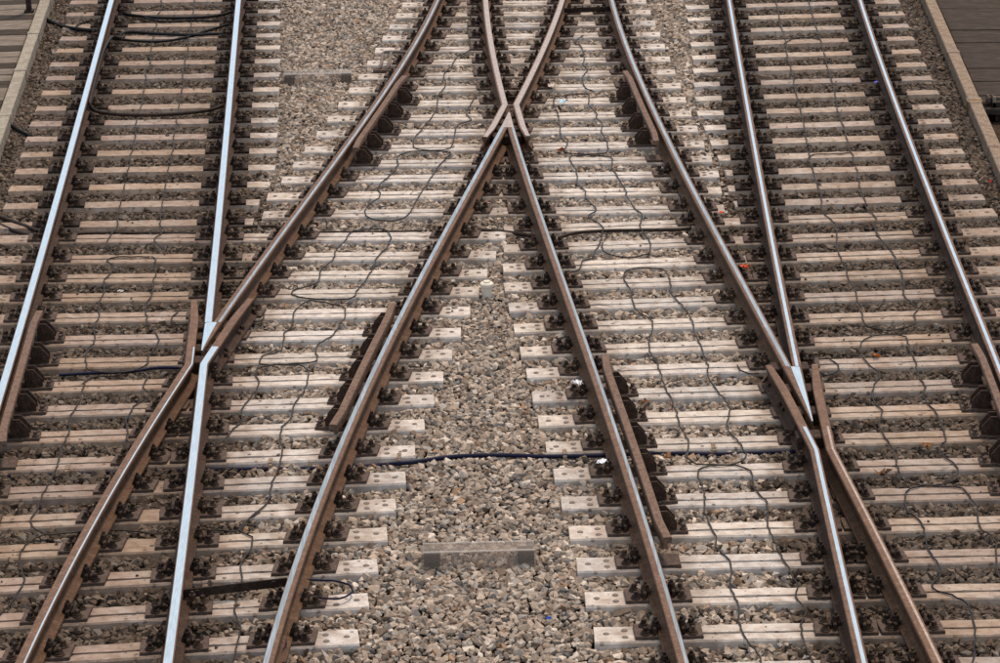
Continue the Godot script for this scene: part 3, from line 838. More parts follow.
func make_walkways() -> void:
	left_edge = [px(45.0, 0, 0.1), px(5.5, 112, 0.1)]
	right_edge = [px(930.5, 0, 0.1), px(998.5, 155, 0.1)]
	for side in [-1, 1]:
		var top := 0.1
		var joints: Array
		var m = M.beam if side < 0 else M.beam_dirty
		if side < 0: joints = [-40.2, -38.4, -36.6, px(38.5, 0, top).z, px(32, 34, top).z, px(18.7, 71, top).z, px(4, 116, top).z, -27.4, -25.6]
		else: joints = [-40.5, -38.6, -36.7, px(930, -2, top).z, px(954, 53, top).z, px(979.5, 103, top).z, px(996, 147, top).z, -25.6, -23.9]
		var t := thing("kerb_beam", "pale segmented concrete kerb beam beside the striped plank walkway" if side < 0 else "weathered segmented kerb beam held by a brass-coloured clamp", "kerb", Vector3(edge_x(side, -30), -0.1, -30.0))
		for i in joints.size() - 1:
			var a := Vector3(edge_x(side, joints[i]), 0, joints[i]); var b := Vector3(edge_x(side, joints[i + 1]), 0, joints[i + 1])
			var d := b - a
			var turn := atan2(d.x, d.z)
			var mid := (a + b) * 0.5
			var st := start()
			var L := d.length() - 0.008
			add_box(st, Vector3(0, 0.1, 0), Vector3(0.125, 0.2 + rng.randf() * 0.012, L), 0.008)
			var seg := put("segment", st.commit(), m, t, mid - Vector3(edge_x(side, -30), 0, -30.0), Basis(Vector3.UP, turn))
			var st2 := start()
			add_box(st2, Vector3(0, 0.102, L * 0.5 - 0.05), Vector3(0.137, 0.214, 0.10), 0.006)
			put("collar", st2.commit(), m, seg)
		# deck boards run away from the beam, square to it
		var e0 := Vector3(edge_x(side, -41.0), 0, -41.0); var e1 := Vector3(edge_x(side, -24.0), 0, -24.0)
		var along := (e1 - e0).normalized()
		var out := along.cross(Vector3.UP).normalized(); if out.x * side < 0: out = -out
		var dk := thing("plank_deck", "striped brown plank walkway beside the pale kerb beam" if side < 0 else "dark grey-brown plank deck behind the weathered kerb beam", "walkway", e0)
		var w := 0.27 if side < 0 else 0.56
		var s := 0.0
		var len := (e1 - e0).length()
		var k := 0
		if side > 0: len = (px(977, 95, 0.1).z - e0.z) / along.z
		while s < len:
			var wid := w * rng.randf_range(0.92, 1.08)
			var h := rng.randf_range(-0.008, 0.008)
			var depth := 3.2
			var st := start()
			add_box(st, Vector3.ZERO, Vector3(depth, 0.06, wid - 0.02), 0.006)
			var turn := atan2(-out.z, out.x)
			var pos := along * (s + wid * 0.5) + out * (depth * 0.5 + 0.09) + Vector3(0, 0.02 + h, 0)
			var pale: bool = side < 0 and k % 3 != 1
			put("plank", st.commit(), M.board_pale if pale else M.board_dark, dk, pos, Basis(Vector3.UP, turn))
			s += wid; k += 1
	# clamp on the right-hand kerb beam
	var cz := px(977, 98, 0.12)
	var cx := edge_x(1, cz.z)
	var c := thing("beam_clamp", "brass-coloured clamp band wrapped over the weathered kerb beam", "clamp", Vector3(cx, -0.1, cz.z), -atan2(right_edge[0].x - right_edge[1].x, right_edge[0].z - right_edge[1].z) * -1.0 + PI)
	var st := start()
	add_box(st, Vector3(0, 0.11, 0), Vector3(0.16, 0.22, 0.13), 0.02)
	put("band", st.commit(), mat(mixed_texture(128, [Color(0.50, 0.38, 0.22), Color(0.60, 0.48, 0.30), Color(0.36, 0.26, 0.18)], [0.03, 0.08], 101, 0.1), 2.0, 0.4, 0.7), c)
	st = start()
	add_lathe(st, Vector3.ZERO, [[0.03, 0.0], [0.03, 0.05], [0.018, 0.055], [0.018, 0.12], [0.0, 0.12]], 10, 0.0, Transform3D(Basis(Vector3(0, 0, 1), -PI / 2), Vector3(0.08, 0.16, 0.0)))
	put("bolt", st.commit(), M.plate, c)
	# steel frame standing behind the clamp
	var f := thing("steel_frame", "low dark steel frame with pale posts beside the brass-coloured clamp", "frame", Vector3(cx + 0.12, -0.1, cz.z))
	for q in [[0.07, 0.10], [0.21, 0.30]]:
		st = start()
		add_box(st, Vector3(q[0], 0.13, q[1]), Vector3(0.03, 0.26, 0.03), 0.005)
		put("post", st.commit(), M.beam_dirty, f)
	st = start()
	add_box(st, Vector3(0.45, 0.22, 0.02), Vector3(0.9, 0.035, 0.06), 0.008)
	put("cross_bar", st.commit(), M.plate, f)
	st = start()
	add_box(st, Vector3(0.50, 0.10, 0.10), Vector3(0.9, 0.20, 0.03), 0.004)
	put("shade_panel", st.commit(), M.dark_rust, f)  # dark sheet added to stand for shade in the opening below the deck
	for q in [0.0, 0.05]:
		st = start()
		add_lathe(st, Vector3.ZERO, [[0.05, 0.0], [0.055, 0.01], [0.055, 0.025], [0.0, 0.03]], 14, 0.0, Transform3D(Basis(Vector3(0, 0, 1), -PI / 2), Vector3(0.0 + q, 0.21, 0.03)))
		put("disc", st.commit(), M.plate, f)
	# dark post at the far end of the pale kerb
	var pp := px(31, 12, 0.05)
	var po := thing("dark_post", "thin dark upright post standing between walkway and pale kerb beam", "post", Vector3(pp.x - 0.02, 0.0, pp.z))
	st = start()
	add_box(st, Vector3(0, 0.45, 0), Vector3(0.06, 0.9, 0.06), 0.006)
	put("shaft", st.commit(), M.dark_rust, po)
	st = start()
	add_box(st, Vector3(0, 0.06, 0), Vector3(0.11, 0.03, 0.11), 0.004)
	put("foot_plate", st.commit(), M.dark_rust, po)

# ---------------------------------------------------------------- ballast
func stone_mesh(sd: int) -> ArrayMesh:                  # convex hull of a few points: flat broken faces, sharp edges
	var r := RandomNumberGenerator.new(); r.seed = 900 + sd
	var sq := Vector3(r.randf_range(0.95, 1.5), r.randf_range(0.65, 0.95), r.randf_range(0.8, 1.15)) * 0.56
	var pts := []
	var tries := 0
	while pts.size() < 9 and tries < 400:
		tries += 1
		var d := Vector3(r.randfn(), r.randfn(), r.randfn()).normalized()
		var ok := true
		for q in pts:
			if q.dot(d) > 0.52: ok = false
		if ok: pts.append(d)
	for i in pts.size(): pts[i] = pts[i] * sq * r.randf_range(0.74, 1.22)
	var mid := Vector3.ZERO
	for q in pts: mid += q / pts.size()
	var st := start()
	for a in pts.size():
		for b in range(a + 1, pts.size()):
			for c in range(b + 1, pts.size()):
				var n: Vector3 = (pts[b] - pts[a]).cross(pts[c] - pts[a]).normalized()
				if n.dot(pts[a] - mid) < 0.0: n = -n
				var hull := true
				for q in pts:
					if n.dot(q - pts[a]) > 0.0001: hull = false; break
				if hull: tri(st, pts[a], pts[b], pts[c], n)
	return st.commit()

func ballast_level(x: float, z: float) -> float:
	var y := -0.050 + 0.024 * noise.get_noise_2d(x * 0.8, z * 0.8) + 0.012 * noise_fine.get_noise_2d(x * 0.35, z * 0.35)
	return y

func stone_colour(x: float, z: float) -> Color:
	var r := rng.randf()
	var c: Color
	if r < 0.55: c = Color(0.45, 0.362, 0.30)
	elif r < 0.66: c = Color(0.38, 0.34, 0.315)
	elif r < 0.78: c = Color(0.59, 0.51, 0.45)
	elif r < 0.94: c = Color(0.29, 0.215, 0.17)
	elif r < 0.985: c = Color(0.18, 0.165, 0.16)
	else: c = Color(0.36, 0.23, 0.15)
	c = c * rng.randf_range(0.52, 1.22)
	return c.lerp(Color(0.060, 0.042, 0.032) * rng.randf_range(0.5, 1.9), dust_and_shade(x, z) * 0.95)  # dark end holds dust plus shade painted into the stone colour

func dust_and_shade(x: float, z: float) -> float:           # dust and grease beside the four busy rails plus painted shade, stone by stone
	var w := 0.0
	w = maxf(w, clampf((rail_x("B", z) + 0.75 - x) / 0.9, 0.0, 1.0) * 0.88)
	w = maxf(w, clampf((x - rail_x("G", z) + 0.4) / 0.8, 0.0, 1.0) * 0.88)
	for k in ["A", "B", "G", "H"]:
		if absf(x - rail_x(k, z)) < rng.randf_range(0.22, 0.5): w = maxf(w, 0.95)
	for k in ["C", "D", "E", "F"]:
		if absf(x - rail_x(k, z)) < rng.randf_range(0.0, 0.4): w = maxf(w, 0.5)
	return clampf(w + rng.randf_range(-0.25, 0.15) * w, 0.0, 1.0)

func make_ballast() -> void:
	var kinds := 14
	var bufs := []
	for i in kinds: bufs.append([])
	var step := 0.038
	var z := -41.0
	while z < -13.8:
		var half := -z * 0.174 + 0.9
		var xl := maxf(-half, edge_x(-1, z) + 0.04); var xr := minf(half, edge_x(1, z) - 0.04)
		var x := xl
		while x < xr:
			var qx := x + rng.randf_range(-0.5, 0.5) * step; var qz := z + rng.randf_range(-0.5, 0.5) * step
			x += step
			var on := in_sleeper(qx, qz, 0.002)
			if on: continue
			var big := rng.randf()
			var s := lerpf(0.040, 0.076, big * big)
			put_stone(bufs, kinds, Vector3(qx, ballast_level(qx, qz) + rng.randf_range(-0.006, 0.014), qz), s)
		z += step
	# loose chips on the sleepers
	for i in 1100:
		var zz := rng.randf_range(-38.0, -15.0)
		var xx := rng.randf_range(-5.5, 5.5)
		if in_sleeper(xx, zz, -0.03): put_stone(bufs, kinds, Vector3(xx, 0.006, zz), rng.randf_range(0.010, 0.026) if rng.randf() < 0.88 else rng.randf_range(0.03, 0.045))
	var root := Node3D.new(); root.name = "ballast"; add_child(root)
	tag(root, "crushed stone ballast filling the ground between all sleepers", "gravel", "", "stuff")
	for i in kinds:
		var mm := MultiMesh.new()
		mm.transform_format = MultiMesh.TRANSFORM_3D; mm.use_colors = true
		mm.mesh = stone_mesh(i)
		mm.instance_count = bufs[i].size() / 16
		mm.buffer = PackedFloat32Array(bufs[i])
		var mi := MultiMeshInstance3D.new(); mi.multimesh = mm; mi.name = "stones"
		mi.material_override = M.stone
		mi.set_meta("kind", "stuff")
		root.add_child(mi, true)

func put_stone(bufs: Array, kinds: int, p: Vector3, s: float) -> void:
	var b := Basis.from_euler(Vector3(rng.randfn() * 0.35, rng.randf() * TAU, rng.randfn() * 0.35))
	if rng.randf() < 0.3: b = Basis.from_euler(Vector3(rng.randf() * TAU, rng.randf() * TAU, rng.randf() * TAU))
	b = b.scaled(Vector3.ONE * s)
	var c := stone_colour(p.x, p.z)
	bufs[rng.randi() % kinds].append_array([b.x.x, b.y.x, b.z.x, p.x, b.x.y, b.y.y, b.z.y, p.y, b.x.z, b.y.z, b.z.z, p.z, c.r, c.g, c.b, 1.0])

# ---------------------------------------------------------------- wires
func trace(ox: float, oy: float, k: float, pts: Array, h: float) -> Array:
	var out := []
	for q in pts: out.append(px(ox + q[0] / k, oy + q[1] / k, h))
	return out

func lay(path: Array, over: float, between: float) -> Array:   # rests on sleepers, dips between them
	var out := []
	for p in path:
		var q: Vector3 = p
		q.y = over if in_sleeper(q.x, q.z, 0.03) else between
		out.append(q)
	return out

func wire(called: String, label: String, category: String, group: String, traces: Array, r: float, m, h := 0.012) -> void:
	# traces: [[ox, oy, scale, points], ...] joined in order
	var path := []
	for t in traces: path.append_array(trace(t[0], t[1], t[2], t[3], t[4] if t.size() > 4 else h))
	var sp := smooth_path(path, 0.05)
	if r < 0.01:
		for i in sp.size():
			var q := sp[i]
			sp[i] = q + Vector3(noise_fine.get_noise_2d(q.z * 0.9, q.x * 0.9 + 40.0), 0.25 * noise_fine.get_noise_2d(q.x, q.z + 90.0), noise_fine.get_noise_2d(q.x * 0.9, q.z * 0.9)) * 0.016
	var o := put(called, tube_mesh(sp, r), m)
	tag(o, label, category, group)

func make_wires() -> void:
	var K := 3.992
	var g := "thin loop wires laid over the sleepers"
	var n := "loop_wire"
	var cat := "wire"
	var w := 0.0060
	wire(n, "thin wire over far plain sleepers of the blue-railed track, kerb beam side", cat, g, [[0, 0, K, [[645, -60], [645, 0], [648, 30], [630, 60], [622, 110], [607, 170], [600, 225], [598, 262], [580, 285], [585, 325], [572, 370], [572, 405], [558, 435], [548, 470], [540, 510], [541, 545], [532, 570], [533, 590], [520, 620], [525, 650]]], [0, 166, K, [[511, 12], [508, 27], [484, 46], [488, 58], [560, 63], [640, 60], [690, 44], [672, 25], [674, 0]]]], w, M.wire)
	wire(n, "thin wire over far plain sleepers of the blue-railed track, inner rail side", cat, g, [[0, 0, K, [[778, -60], [776, 0], [770, 60], [760, 110], [752, 170], [748, 215], [738, 250], [745, 275], [728, 290], [732, 330], [722, 375], [714, 420], [705, 460], [705, 500], [692, 545], [694, 590], [684, 620], [680, 655]]]], w, M.wire)
	wire(n, "pair of loops between the thick cable and the check rail, blue-railed track", cat, g, [[0, 166, K, [[497, 68], [490, 120], [478, 160], [470, 200], [468, 240], [430, 295], [430, 330], [472, 354]]]], w, M.wire)
	wire(n, "zigzag wire on the last plain sleepers beside the blue inner rail", cat, g, [[0, 166, K, [[662, 66], [655, 110], [648, 160], [640, 205], [640, 238], [655, 258], [618, 290], [625, 308], [658, 335], [655, 352]]]], w, M.wire)
	wire(n, "closed wire loop beside the long check rail between the blue-shining rails", cat, g, [[0, 166, K, [[600, 362], [470, 362], [435, 372], [430, 382], [455, 400], [445, 425], [415, 460], [415, 500], [395, 550], [395, 600], [376, 640]]], [0, 332, K, [[378, 0], [375, 40], [347, 75], [345, 140], [370, 155], [470, 162], [550, 148], [588, 125], [595, 95], [632, 40], [625, 8]]], [0, 166, K, [[590, 625], [585, 600], [585, 550], [608, 515], [610, 465], [625, 425], [612, 400], [622, 372], [604, 362]]]], w, M.wire)
	wire(n, "long wire running from the navy cable across bearers of the blue-railed turnout", cat, g, [[0, 332, K, [[480, 168], [440, 176], [385, 178], [345, 195], [325, 240], [305, 300], [275, 350], [275, 400], [245, 460], [235, 510], [210, 575], [175, 640]]], [0, 497, K, [[168, 0], [150, 45], [128, 80], [125, 105], [145, 130], [190, 150], [250, 146], [320, 138], [390, 132], [530, 135], [640, 148], [720, 136], [800, 128], [950, 135], [985, 90], [1040, 60]]]], w, M.wire)
	wire(n, "short wire slipping under the brown rail just below the crossing nose", cat, g, [[0, 332, K, [[555, 163], [580, 166], [587, 185], [570, 220], [597, 245], [590, 265], [540, 290], [515, 330], [503, 360], [510, 400], [505, 430], [535, 455]]]], w, M.wire)
	wire(n, "wire bending out of view beside the nearest brown rail", cat, g, [[0, 497, K, [[235, 148], [170, 150], [120, 180], [85, 215], [80, 250], [92, 300], [92, 345], [70, 390], [40, 430], [0, 470], [-40, 520]]]], w, M.wire)
	# curved track with the bent pipe fixture
	wire(n, "zigzag loop on pale bearers beside the short check rail and bent pipe fixture", cat, g, [[250, 0, K, [[900, -40], [885, 40], [870, 100], [878, 180], [870, 205], [825, 230], [805, 265], [775, 295], [780, 340], [750, 385], [745, 435], [715, 480], [690, 510], [655, 555], [658, 588], [700, 599], [790, 595], [813, 560], [830, 500], [882, 480], [865, 450], [890, 400], [917, 365], [905, 315]]]], w, M.wire)
	wire(n, "wide hanging loop on pale bearers between the brown rail and grey rail", cat, g, [[250, 0, K, [[780, 632], [800, 608], [720, 603], [640, 605], [592, 625], [592, 655]]], [250, 166, K, [[585, 4], [575, 25], [515, 80], [518, 120], [470, 160], [460, 190], [490, 213], [560, 220], [610, 210], [640, 180], [680, 110], [715, 60], [750, 4], [785, -30]]]], w, M.wire_dark)
	wire(n, "tall closed loop standing alone on pale bearers beside the satin grey rail", cat, g, [[250, 166, K, [[435, 255], [530, 253], [560, 275], [550, 320], [510, 360], [495, 400], [465, 450], [425, 500], [410, 525], [340, 533], [240, 530], [180, 518], [165, 505], [185, 490], [260, 470], [280, 440], [285, 415], [330, 375], [345, 335], [385, 290], [400, 265], [435, 255]]]], w, M.wire_dark)
	wire(n, "loop between the crossing nose wings and the satin rail's check rail", cat, g, [[250, 166, K, [[240, 535], [300, 545], [365, 560], [382, 580], [375, 610], [340, 660]]], [250, 332, K, [[320, 20], [280, 45], [262, 65], [270, 105], [255, 120], [200, 125], [60, 130], [40, 118], [50, 95], [115, 80], [130, 60], [138, 5]]], [250, 166, K, [[152, 655], [170, 630], [175, 590], [195, 560], [235, 537]]]], w, M.wire)
	wire(n, "wire winding along bearers between blue-shining rail and satin grey rail", cat, g, [[250, 332, K, [[100, 131], [45, 140], [20, 165], [35, 200], [20, 240], [0, 265]]], [0, 332, K, [[968, 300], [965, 355], [930, 385], [910, 415], [870, 450], [830, 458]]]], w, M.wire)
	wire(n, "long wire crossing the tie bar between blue-shining rail and satin grey rail", cat, g, [[250, 332, K, [[100, 131], [195, 132], [225, 145], [235, 170], [215, 235], [175, 290], [165, 345], [130, 380], [120, 420], [130, 465], [115, 540], [85, 610], [78, 655]]], [250, 497, K, [[55, 40], [0, 80]]], [0, 438, 2.94, [[705, 270], [740, 290], [735, 330], [710, 370], [708, 430], [690, 500], [705, 560], [695, 620], [680, 670], [672, 720]]]], w, M.wire)
	# curved track with the litter
	wire(n, "crooked wire near the far tie bar and the blue and white litter", cat, g, [[500, 0, K, [[333, 140], [300, 170], [325, 185], [335, 225], [332, 260], [348, 280], [330, 310], [340, 350], [375, 365]]]], w, M.wire_dark)
	wire(n, "closed loop beside the blue and white litter on the pale bearers", cat, g, [[500, 0, K, [[215, 385], [340, 375], [355, 395], [355, 420], [385, 450], [385, 470], [405, 490], [408, 530], [428, 570], [430, 600], [410, 612], [340, 615], [275, 612], [255, 600], [270, 575], [245, 550], [240, 500], [228, 450], [215, 410], [217, 388]]]], w, M.wire_dark)
	wire(n, "loop crossing the grey hose on the pale bearers by the gravel wedge", cat, g, [[500, 166, K, [[275, 425], [315, 415], [330, 380], [365, 370], [375, 350], [400, 300], [410, 245], [370, 215], [350, 200], [375, 185], [380, 165], [343, 130], [340, 100], [305, 70], [310, 40], [298, 5]]], [500, 0, K, [[278, 640], [290, 622], [350, 620], [440, 628], [450, 655]]], [500, 166, K, [[450, 10], [500, 95], [505, 120], [535, 165], [565, 195], [560, 240], [595, 300], [600, 320], [590, 350], [500, 365], [420, 345], [408, 305]]]], w, M.wire_dark)
	wire(n, "long closed loop ending at the navy cable on the bearers without blue rails", cat, g, [[500, 166, K, [[640, 410], [560, 407], [505, 418], [495, 450], [520, 495], [530, 540], [545, 575], [600, 610], [610, 630], [605, 660]]], [500, 332, K, [[595, 50], [605, 95], [630, 130], [650, 200], [685, 270], [710, 340], [718, 380], [750, 430], [748, 500], [780, 525], [850, 530], [940, 525], [980, 500], [975, 470], [935, 420], [908, 380], [915, 300], [870, 240], [830, 180], [828, 130], [800, 50], [775, 5]]], [500, 166, K, [[765, 610], [715, 545], [680, 505], [680, 480], [670, 430], [640, 410]]]], w, M.wire)
	wire(n, "wire leaving the navy cable beside the longest check rail", cat, g, [[660, 438, 2.94, [[268, 97], [215, 78], [130, 85], [110, 105], [130, 160], [135, 230], [165, 290], [165, 320], [210, 370], [205, 430], [225, 480], [240, 570], [285, 630], [295, 690], [290, 740]]]], w, M.wire)
	wire(n, "wire running beside the baseplates of the stripe-topped wing rail", cat, g, [[660, 438, 2.94, [[268, 97], [280, 150], [315, 190], [315, 240], [330, 290], [370, 370], [405, 430], [400, 465], [430, 510], [415, 550], [430, 620], [450, 663], [470, 730]]]], w, M.wire)
	# outer track by the dark deck
	wire(n, "long ladder wire on plain sleepers of the deck-side track, inner rail side", cat, g, [[750, 0, K, [[85, -60], [100, 0], [115, 55], [120, 100], [140, 150], [150, 230], [165, 280], [180, 350], [195, 420], [212, 480], [225, 560], [240, 590], [232, 640], [245, 660]]], [750, 166, K, [[268, 70], [285, 120], [290, 180], [330, 220], [350, 245], [345, 290], [355, 350], [380, 400], [395, 455], [420, 490], [425, 530], [445, 570], [450, 610], [470, 640], [550, 655], [640, 640], [660, 620], [655, 590], [670, 570], [640, 540], [615, 515], [612, 450], [590, 395], [570, 345], [525, 295], [500, 250], [505, 210], [470, 175], [455, 125], [440, 90], [425, 5]]]], w, M.wire)
	wire(n, "long ladder wire on plain sleepers of the deck-side track, outer rail side", cat, g, [[750, 0, K, [[222, -60], [235, 0], [245, 50], [265, 110], [285, 170], [305, 250], [322, 310], [340, 375], [350, 440], [375, 510], [395, 580], [410, 625], [415, 655]]]], w, M.wire)
	wire(n, "farther dark cross wire joining the two ladder wires", cat, g, [[750, 0, K, [[135, 175], [165, 157], [220, 148], [278, 158]]]], w, M.wire_dark)
	wire(n, "nearer dark cross wire joining the two ladder wires", cat, g, [[750, 0, K, [[232, 632], [252, 616], [320, 615], [400, 609]]]], w, M.wire_dark)
	wire(n, "big closed loop among dry leaves beside the stripe-topped crossing", cat, g, [[750, 332, K, [[440, 60], [445, 40], [490, 15], [560, 10], [620, 18], [632, 45], [645, 90], [665, 125], [670, 170], [700, 220], [690, 260], [735, 310], [760, 360], [780, 425], [755, 465], [765, 490], [820, 530], [828, 570], [800, 600], [720, 612], [650, 605], [610, 585], [590, 540], [575, 480], [545, 425], [515, 375], [528, 315], [490, 270], [495, 210], [518, 170], [480, 135], [445, 90], [440, 64]]]], w, M.wire)
	wire(n, "wire kinking toward the all-brown rail near the dry leaf", cat, g, [[660, 438, 2.94, [[890, 147], [830, 141], [770, 139], [725, 158], [725, 210], [770, 250], [785, 320], [825, 390], [800, 440], [860, 460], [905, 490], [925, 550], [925, 600], [920, 663], [925, 730]]]], w, M.wire_dark)
	wire(n, "wire beside the kinked one, nearer the outermost rail", cat, g, [[660, 438, 2.94, [[890, 147], [930, 200], [940, 260], [985, 300], [990, 380], [1010, 440], [1020, 520]]]], w, M.wire)
	# short bond loops at the crossings
	var b := "rail_bond"
	var bg := "short bond wires at the rails"
	wire(b, "short curled bond wire beside the wing at the blue-shining rail", "wire", bg, [[160, 280, 7.37, [[130, 235], [85, 280], [110, 325], [190, 328], [228, 290]]]], 0.006, M.wire)
	wire(b, "short curled bond wire at the wing on the curved brown rail side", "wire", bg, [[160, 280, 7.37, [[770, 240], [752, 290], [710, 312], [650, 285]]]], 0.006, M.wire)
	wire(b, "round bond wire loop beside the wing near the dry leaves", "wire", bg, [[740, 330, 6.63, [[520, 195], [590, 195], [650, 230], [640, 275], [570, 300], [510, 270]]]], 0.006, M.wire_dark)
	wire(b, "bond wire loop beside the blunt-tipped wing rail", "wire", bg, [[740, 330, 6.63, [[-20, 235], [0, 265], [60, 290], [120, 285]]]], 0.006, M.wire_dark)
	wire(b, "dark blue bond loop beside the satin rail at the tie bar", "wire", bg, [[250, 497, K, [[205, 328], [330, 335], [395, 350], [410, 375], [380, 400], [320, 407], [262, 397], [230, 385], [205, 392], [172, 420], [155, 490], [145, 580], [110, 663], [85, 720]]]], 0.007, M.cable_navy, 0.04)

func make_cables() -> void:
	var K := 3.992
	var g := "thick dark cables"
	wire("thick_cable", "farther thick black cable hanging across the blue-railed track", "cable", g, [[0, 0, K, [[455, -25], [465, 30], [500, 55], [560, 65], [650, 72], [800, 70], [890, 58], [940, 40]]]], 0.020, M.cable, 0.02)
	wire("thick_cable", "thinner black cable just behind the farther thick one", "cable", g, [[0, 0, K, [[560, 62], [640, 85], [780, 82], [860, 84], [940, 70]]]], 0.012, M.cable, 0.02)
	wire("thick_cable", "straight black cable lying across the blue-railed track beside a sagging one", "cable", g, [[0, 0, K, [[470, 150], [500, 130], [560, 130], [620, 135], [760, 140], [850, 136], [930, 135]]]], 0.020, M.cable, 0.025)
	wire("thick_cable", "sagging black cable rising to the blue inner rail", "cable", g, [[0, 0, K, [[440, 150], [490, 158], [560, 165], [650, 165], [740, 150], [830, 122], [940, 88]]]], 0.016, M.cable, 0.015)
	wire("thick_cable", "brown hose running along the blue outer rail then crossing in a wide bow", "cable", g, [[0, 0, K, [[480, 152], [450, 146]], 0.06], [0, 0, K, [[432, 165], [411, 205], [389, 280], [368, 360], [358, 415]], 0.11], [0, 0, K, [[380, 442], [450, 455], [560, 460], [700, 455], [830, 440], [890, 420], [910, 400]]]], 0.020, M.hose, 0.025)
	wire("thick_cable", "thick black cable entering under the pale kerb beam, farther one", "cable", g, [[0, 0, K, [[175, 72], [250, 105], [340, 120], [385, 122]]]], 0.024, M.cable, 0.0)
	wire("thick_cable", "thin curved wire beside the farther cable under the kerb beam", "cable", g, [[0, 0, K, [[295, 112], [320, 95], [365, 80]]]], 0.009, M.cable, 0.015)
	wire("thick_cable", "short black cable end poking out by the kerb beam joint", "cable", g, [[0, 0, K, [[40, 498], [80, 522], [125, 544]]]], 0.020, M.cable, -0.01)
	wire("thick_cable", "nearer thick hose curving in to the blue outer rail", "cable", g, [[0, 166, K, [[-60, 180], [0, 203], [60, 225], [165, 264]]]], 0.022, M.hose, 0.0)
	wire("thick_cable", "lower thick hose beside the nearer one at the blue outer rail", "cable", g, [[0, 166, K, [[-60, 205], [0, 235], [60, 260], [135, 280]]]], 0.020, M.hose, -0.01)
	wire("thick_cable", "long grey-brown hose lying along the first grooved bearer of the blue-railed turnout", "cable", g, [[0, 166, K, [[270, 272], [400, 268], [600, 268], [810, 268], [900, 248], [1000, 243], [1100, 242], [1180, 262], [1400, 265], [1600, 263], [1740, 258]]]], 0.014, M.hose, -0.012)
	wire("thick_cable", "grey hose bowing between the curved rails across the far gravel wedge tip", "cable", g, [[500, 166, K, [[-90, 255], [0, 262], [70, 270], [150, 282]]]], 0.019, M.hose, -0.005)
	wire("thick_cable", "grey hose along a pale bearer beside the gravel wedge", "cable", g, [[500, 166, K, [[240, 285], [280, 272], [330, 264], [450, 258], [720, 254], [760, 245]]]], 0.016, M.hose, 0.005)
	wire("thick_cable", "navy cable running up to the crossing nose between blue-shining rails", "cable", g, [[0, 332, K, [[235, 172], [370, 164], [470, 162], [550, 155], [600, 146], [660, 142], [740, 145]]]], 0.013, M.cable_navy, 0.0)
	wire("thick_cable", "long navy cable spanning the gravel wedge and clipped to bearers", "cable", g, [[0, 332, K, [[-80, 585], [90, 573], [210, 570], [450, 560], [560, 556], [700, 552], [810, 549], [1000, 548], [1200, 546], [1400, 540], [1530, 531]], -0.04], [250, 332, K, [[590, 525], [650, 520], [750, 505], [850, 495], [998, 492]]], [500, 332, K, [[90, 494], [190, 497], [430, 492], [560, 484]]], [500, 332, K, [[640, 484], [850, 488], [998, 484]], -0.03], [750, 332, K, [[100, 480], [200, 477]], -0.03]], 0.016, M.cable_navy, -0.008)

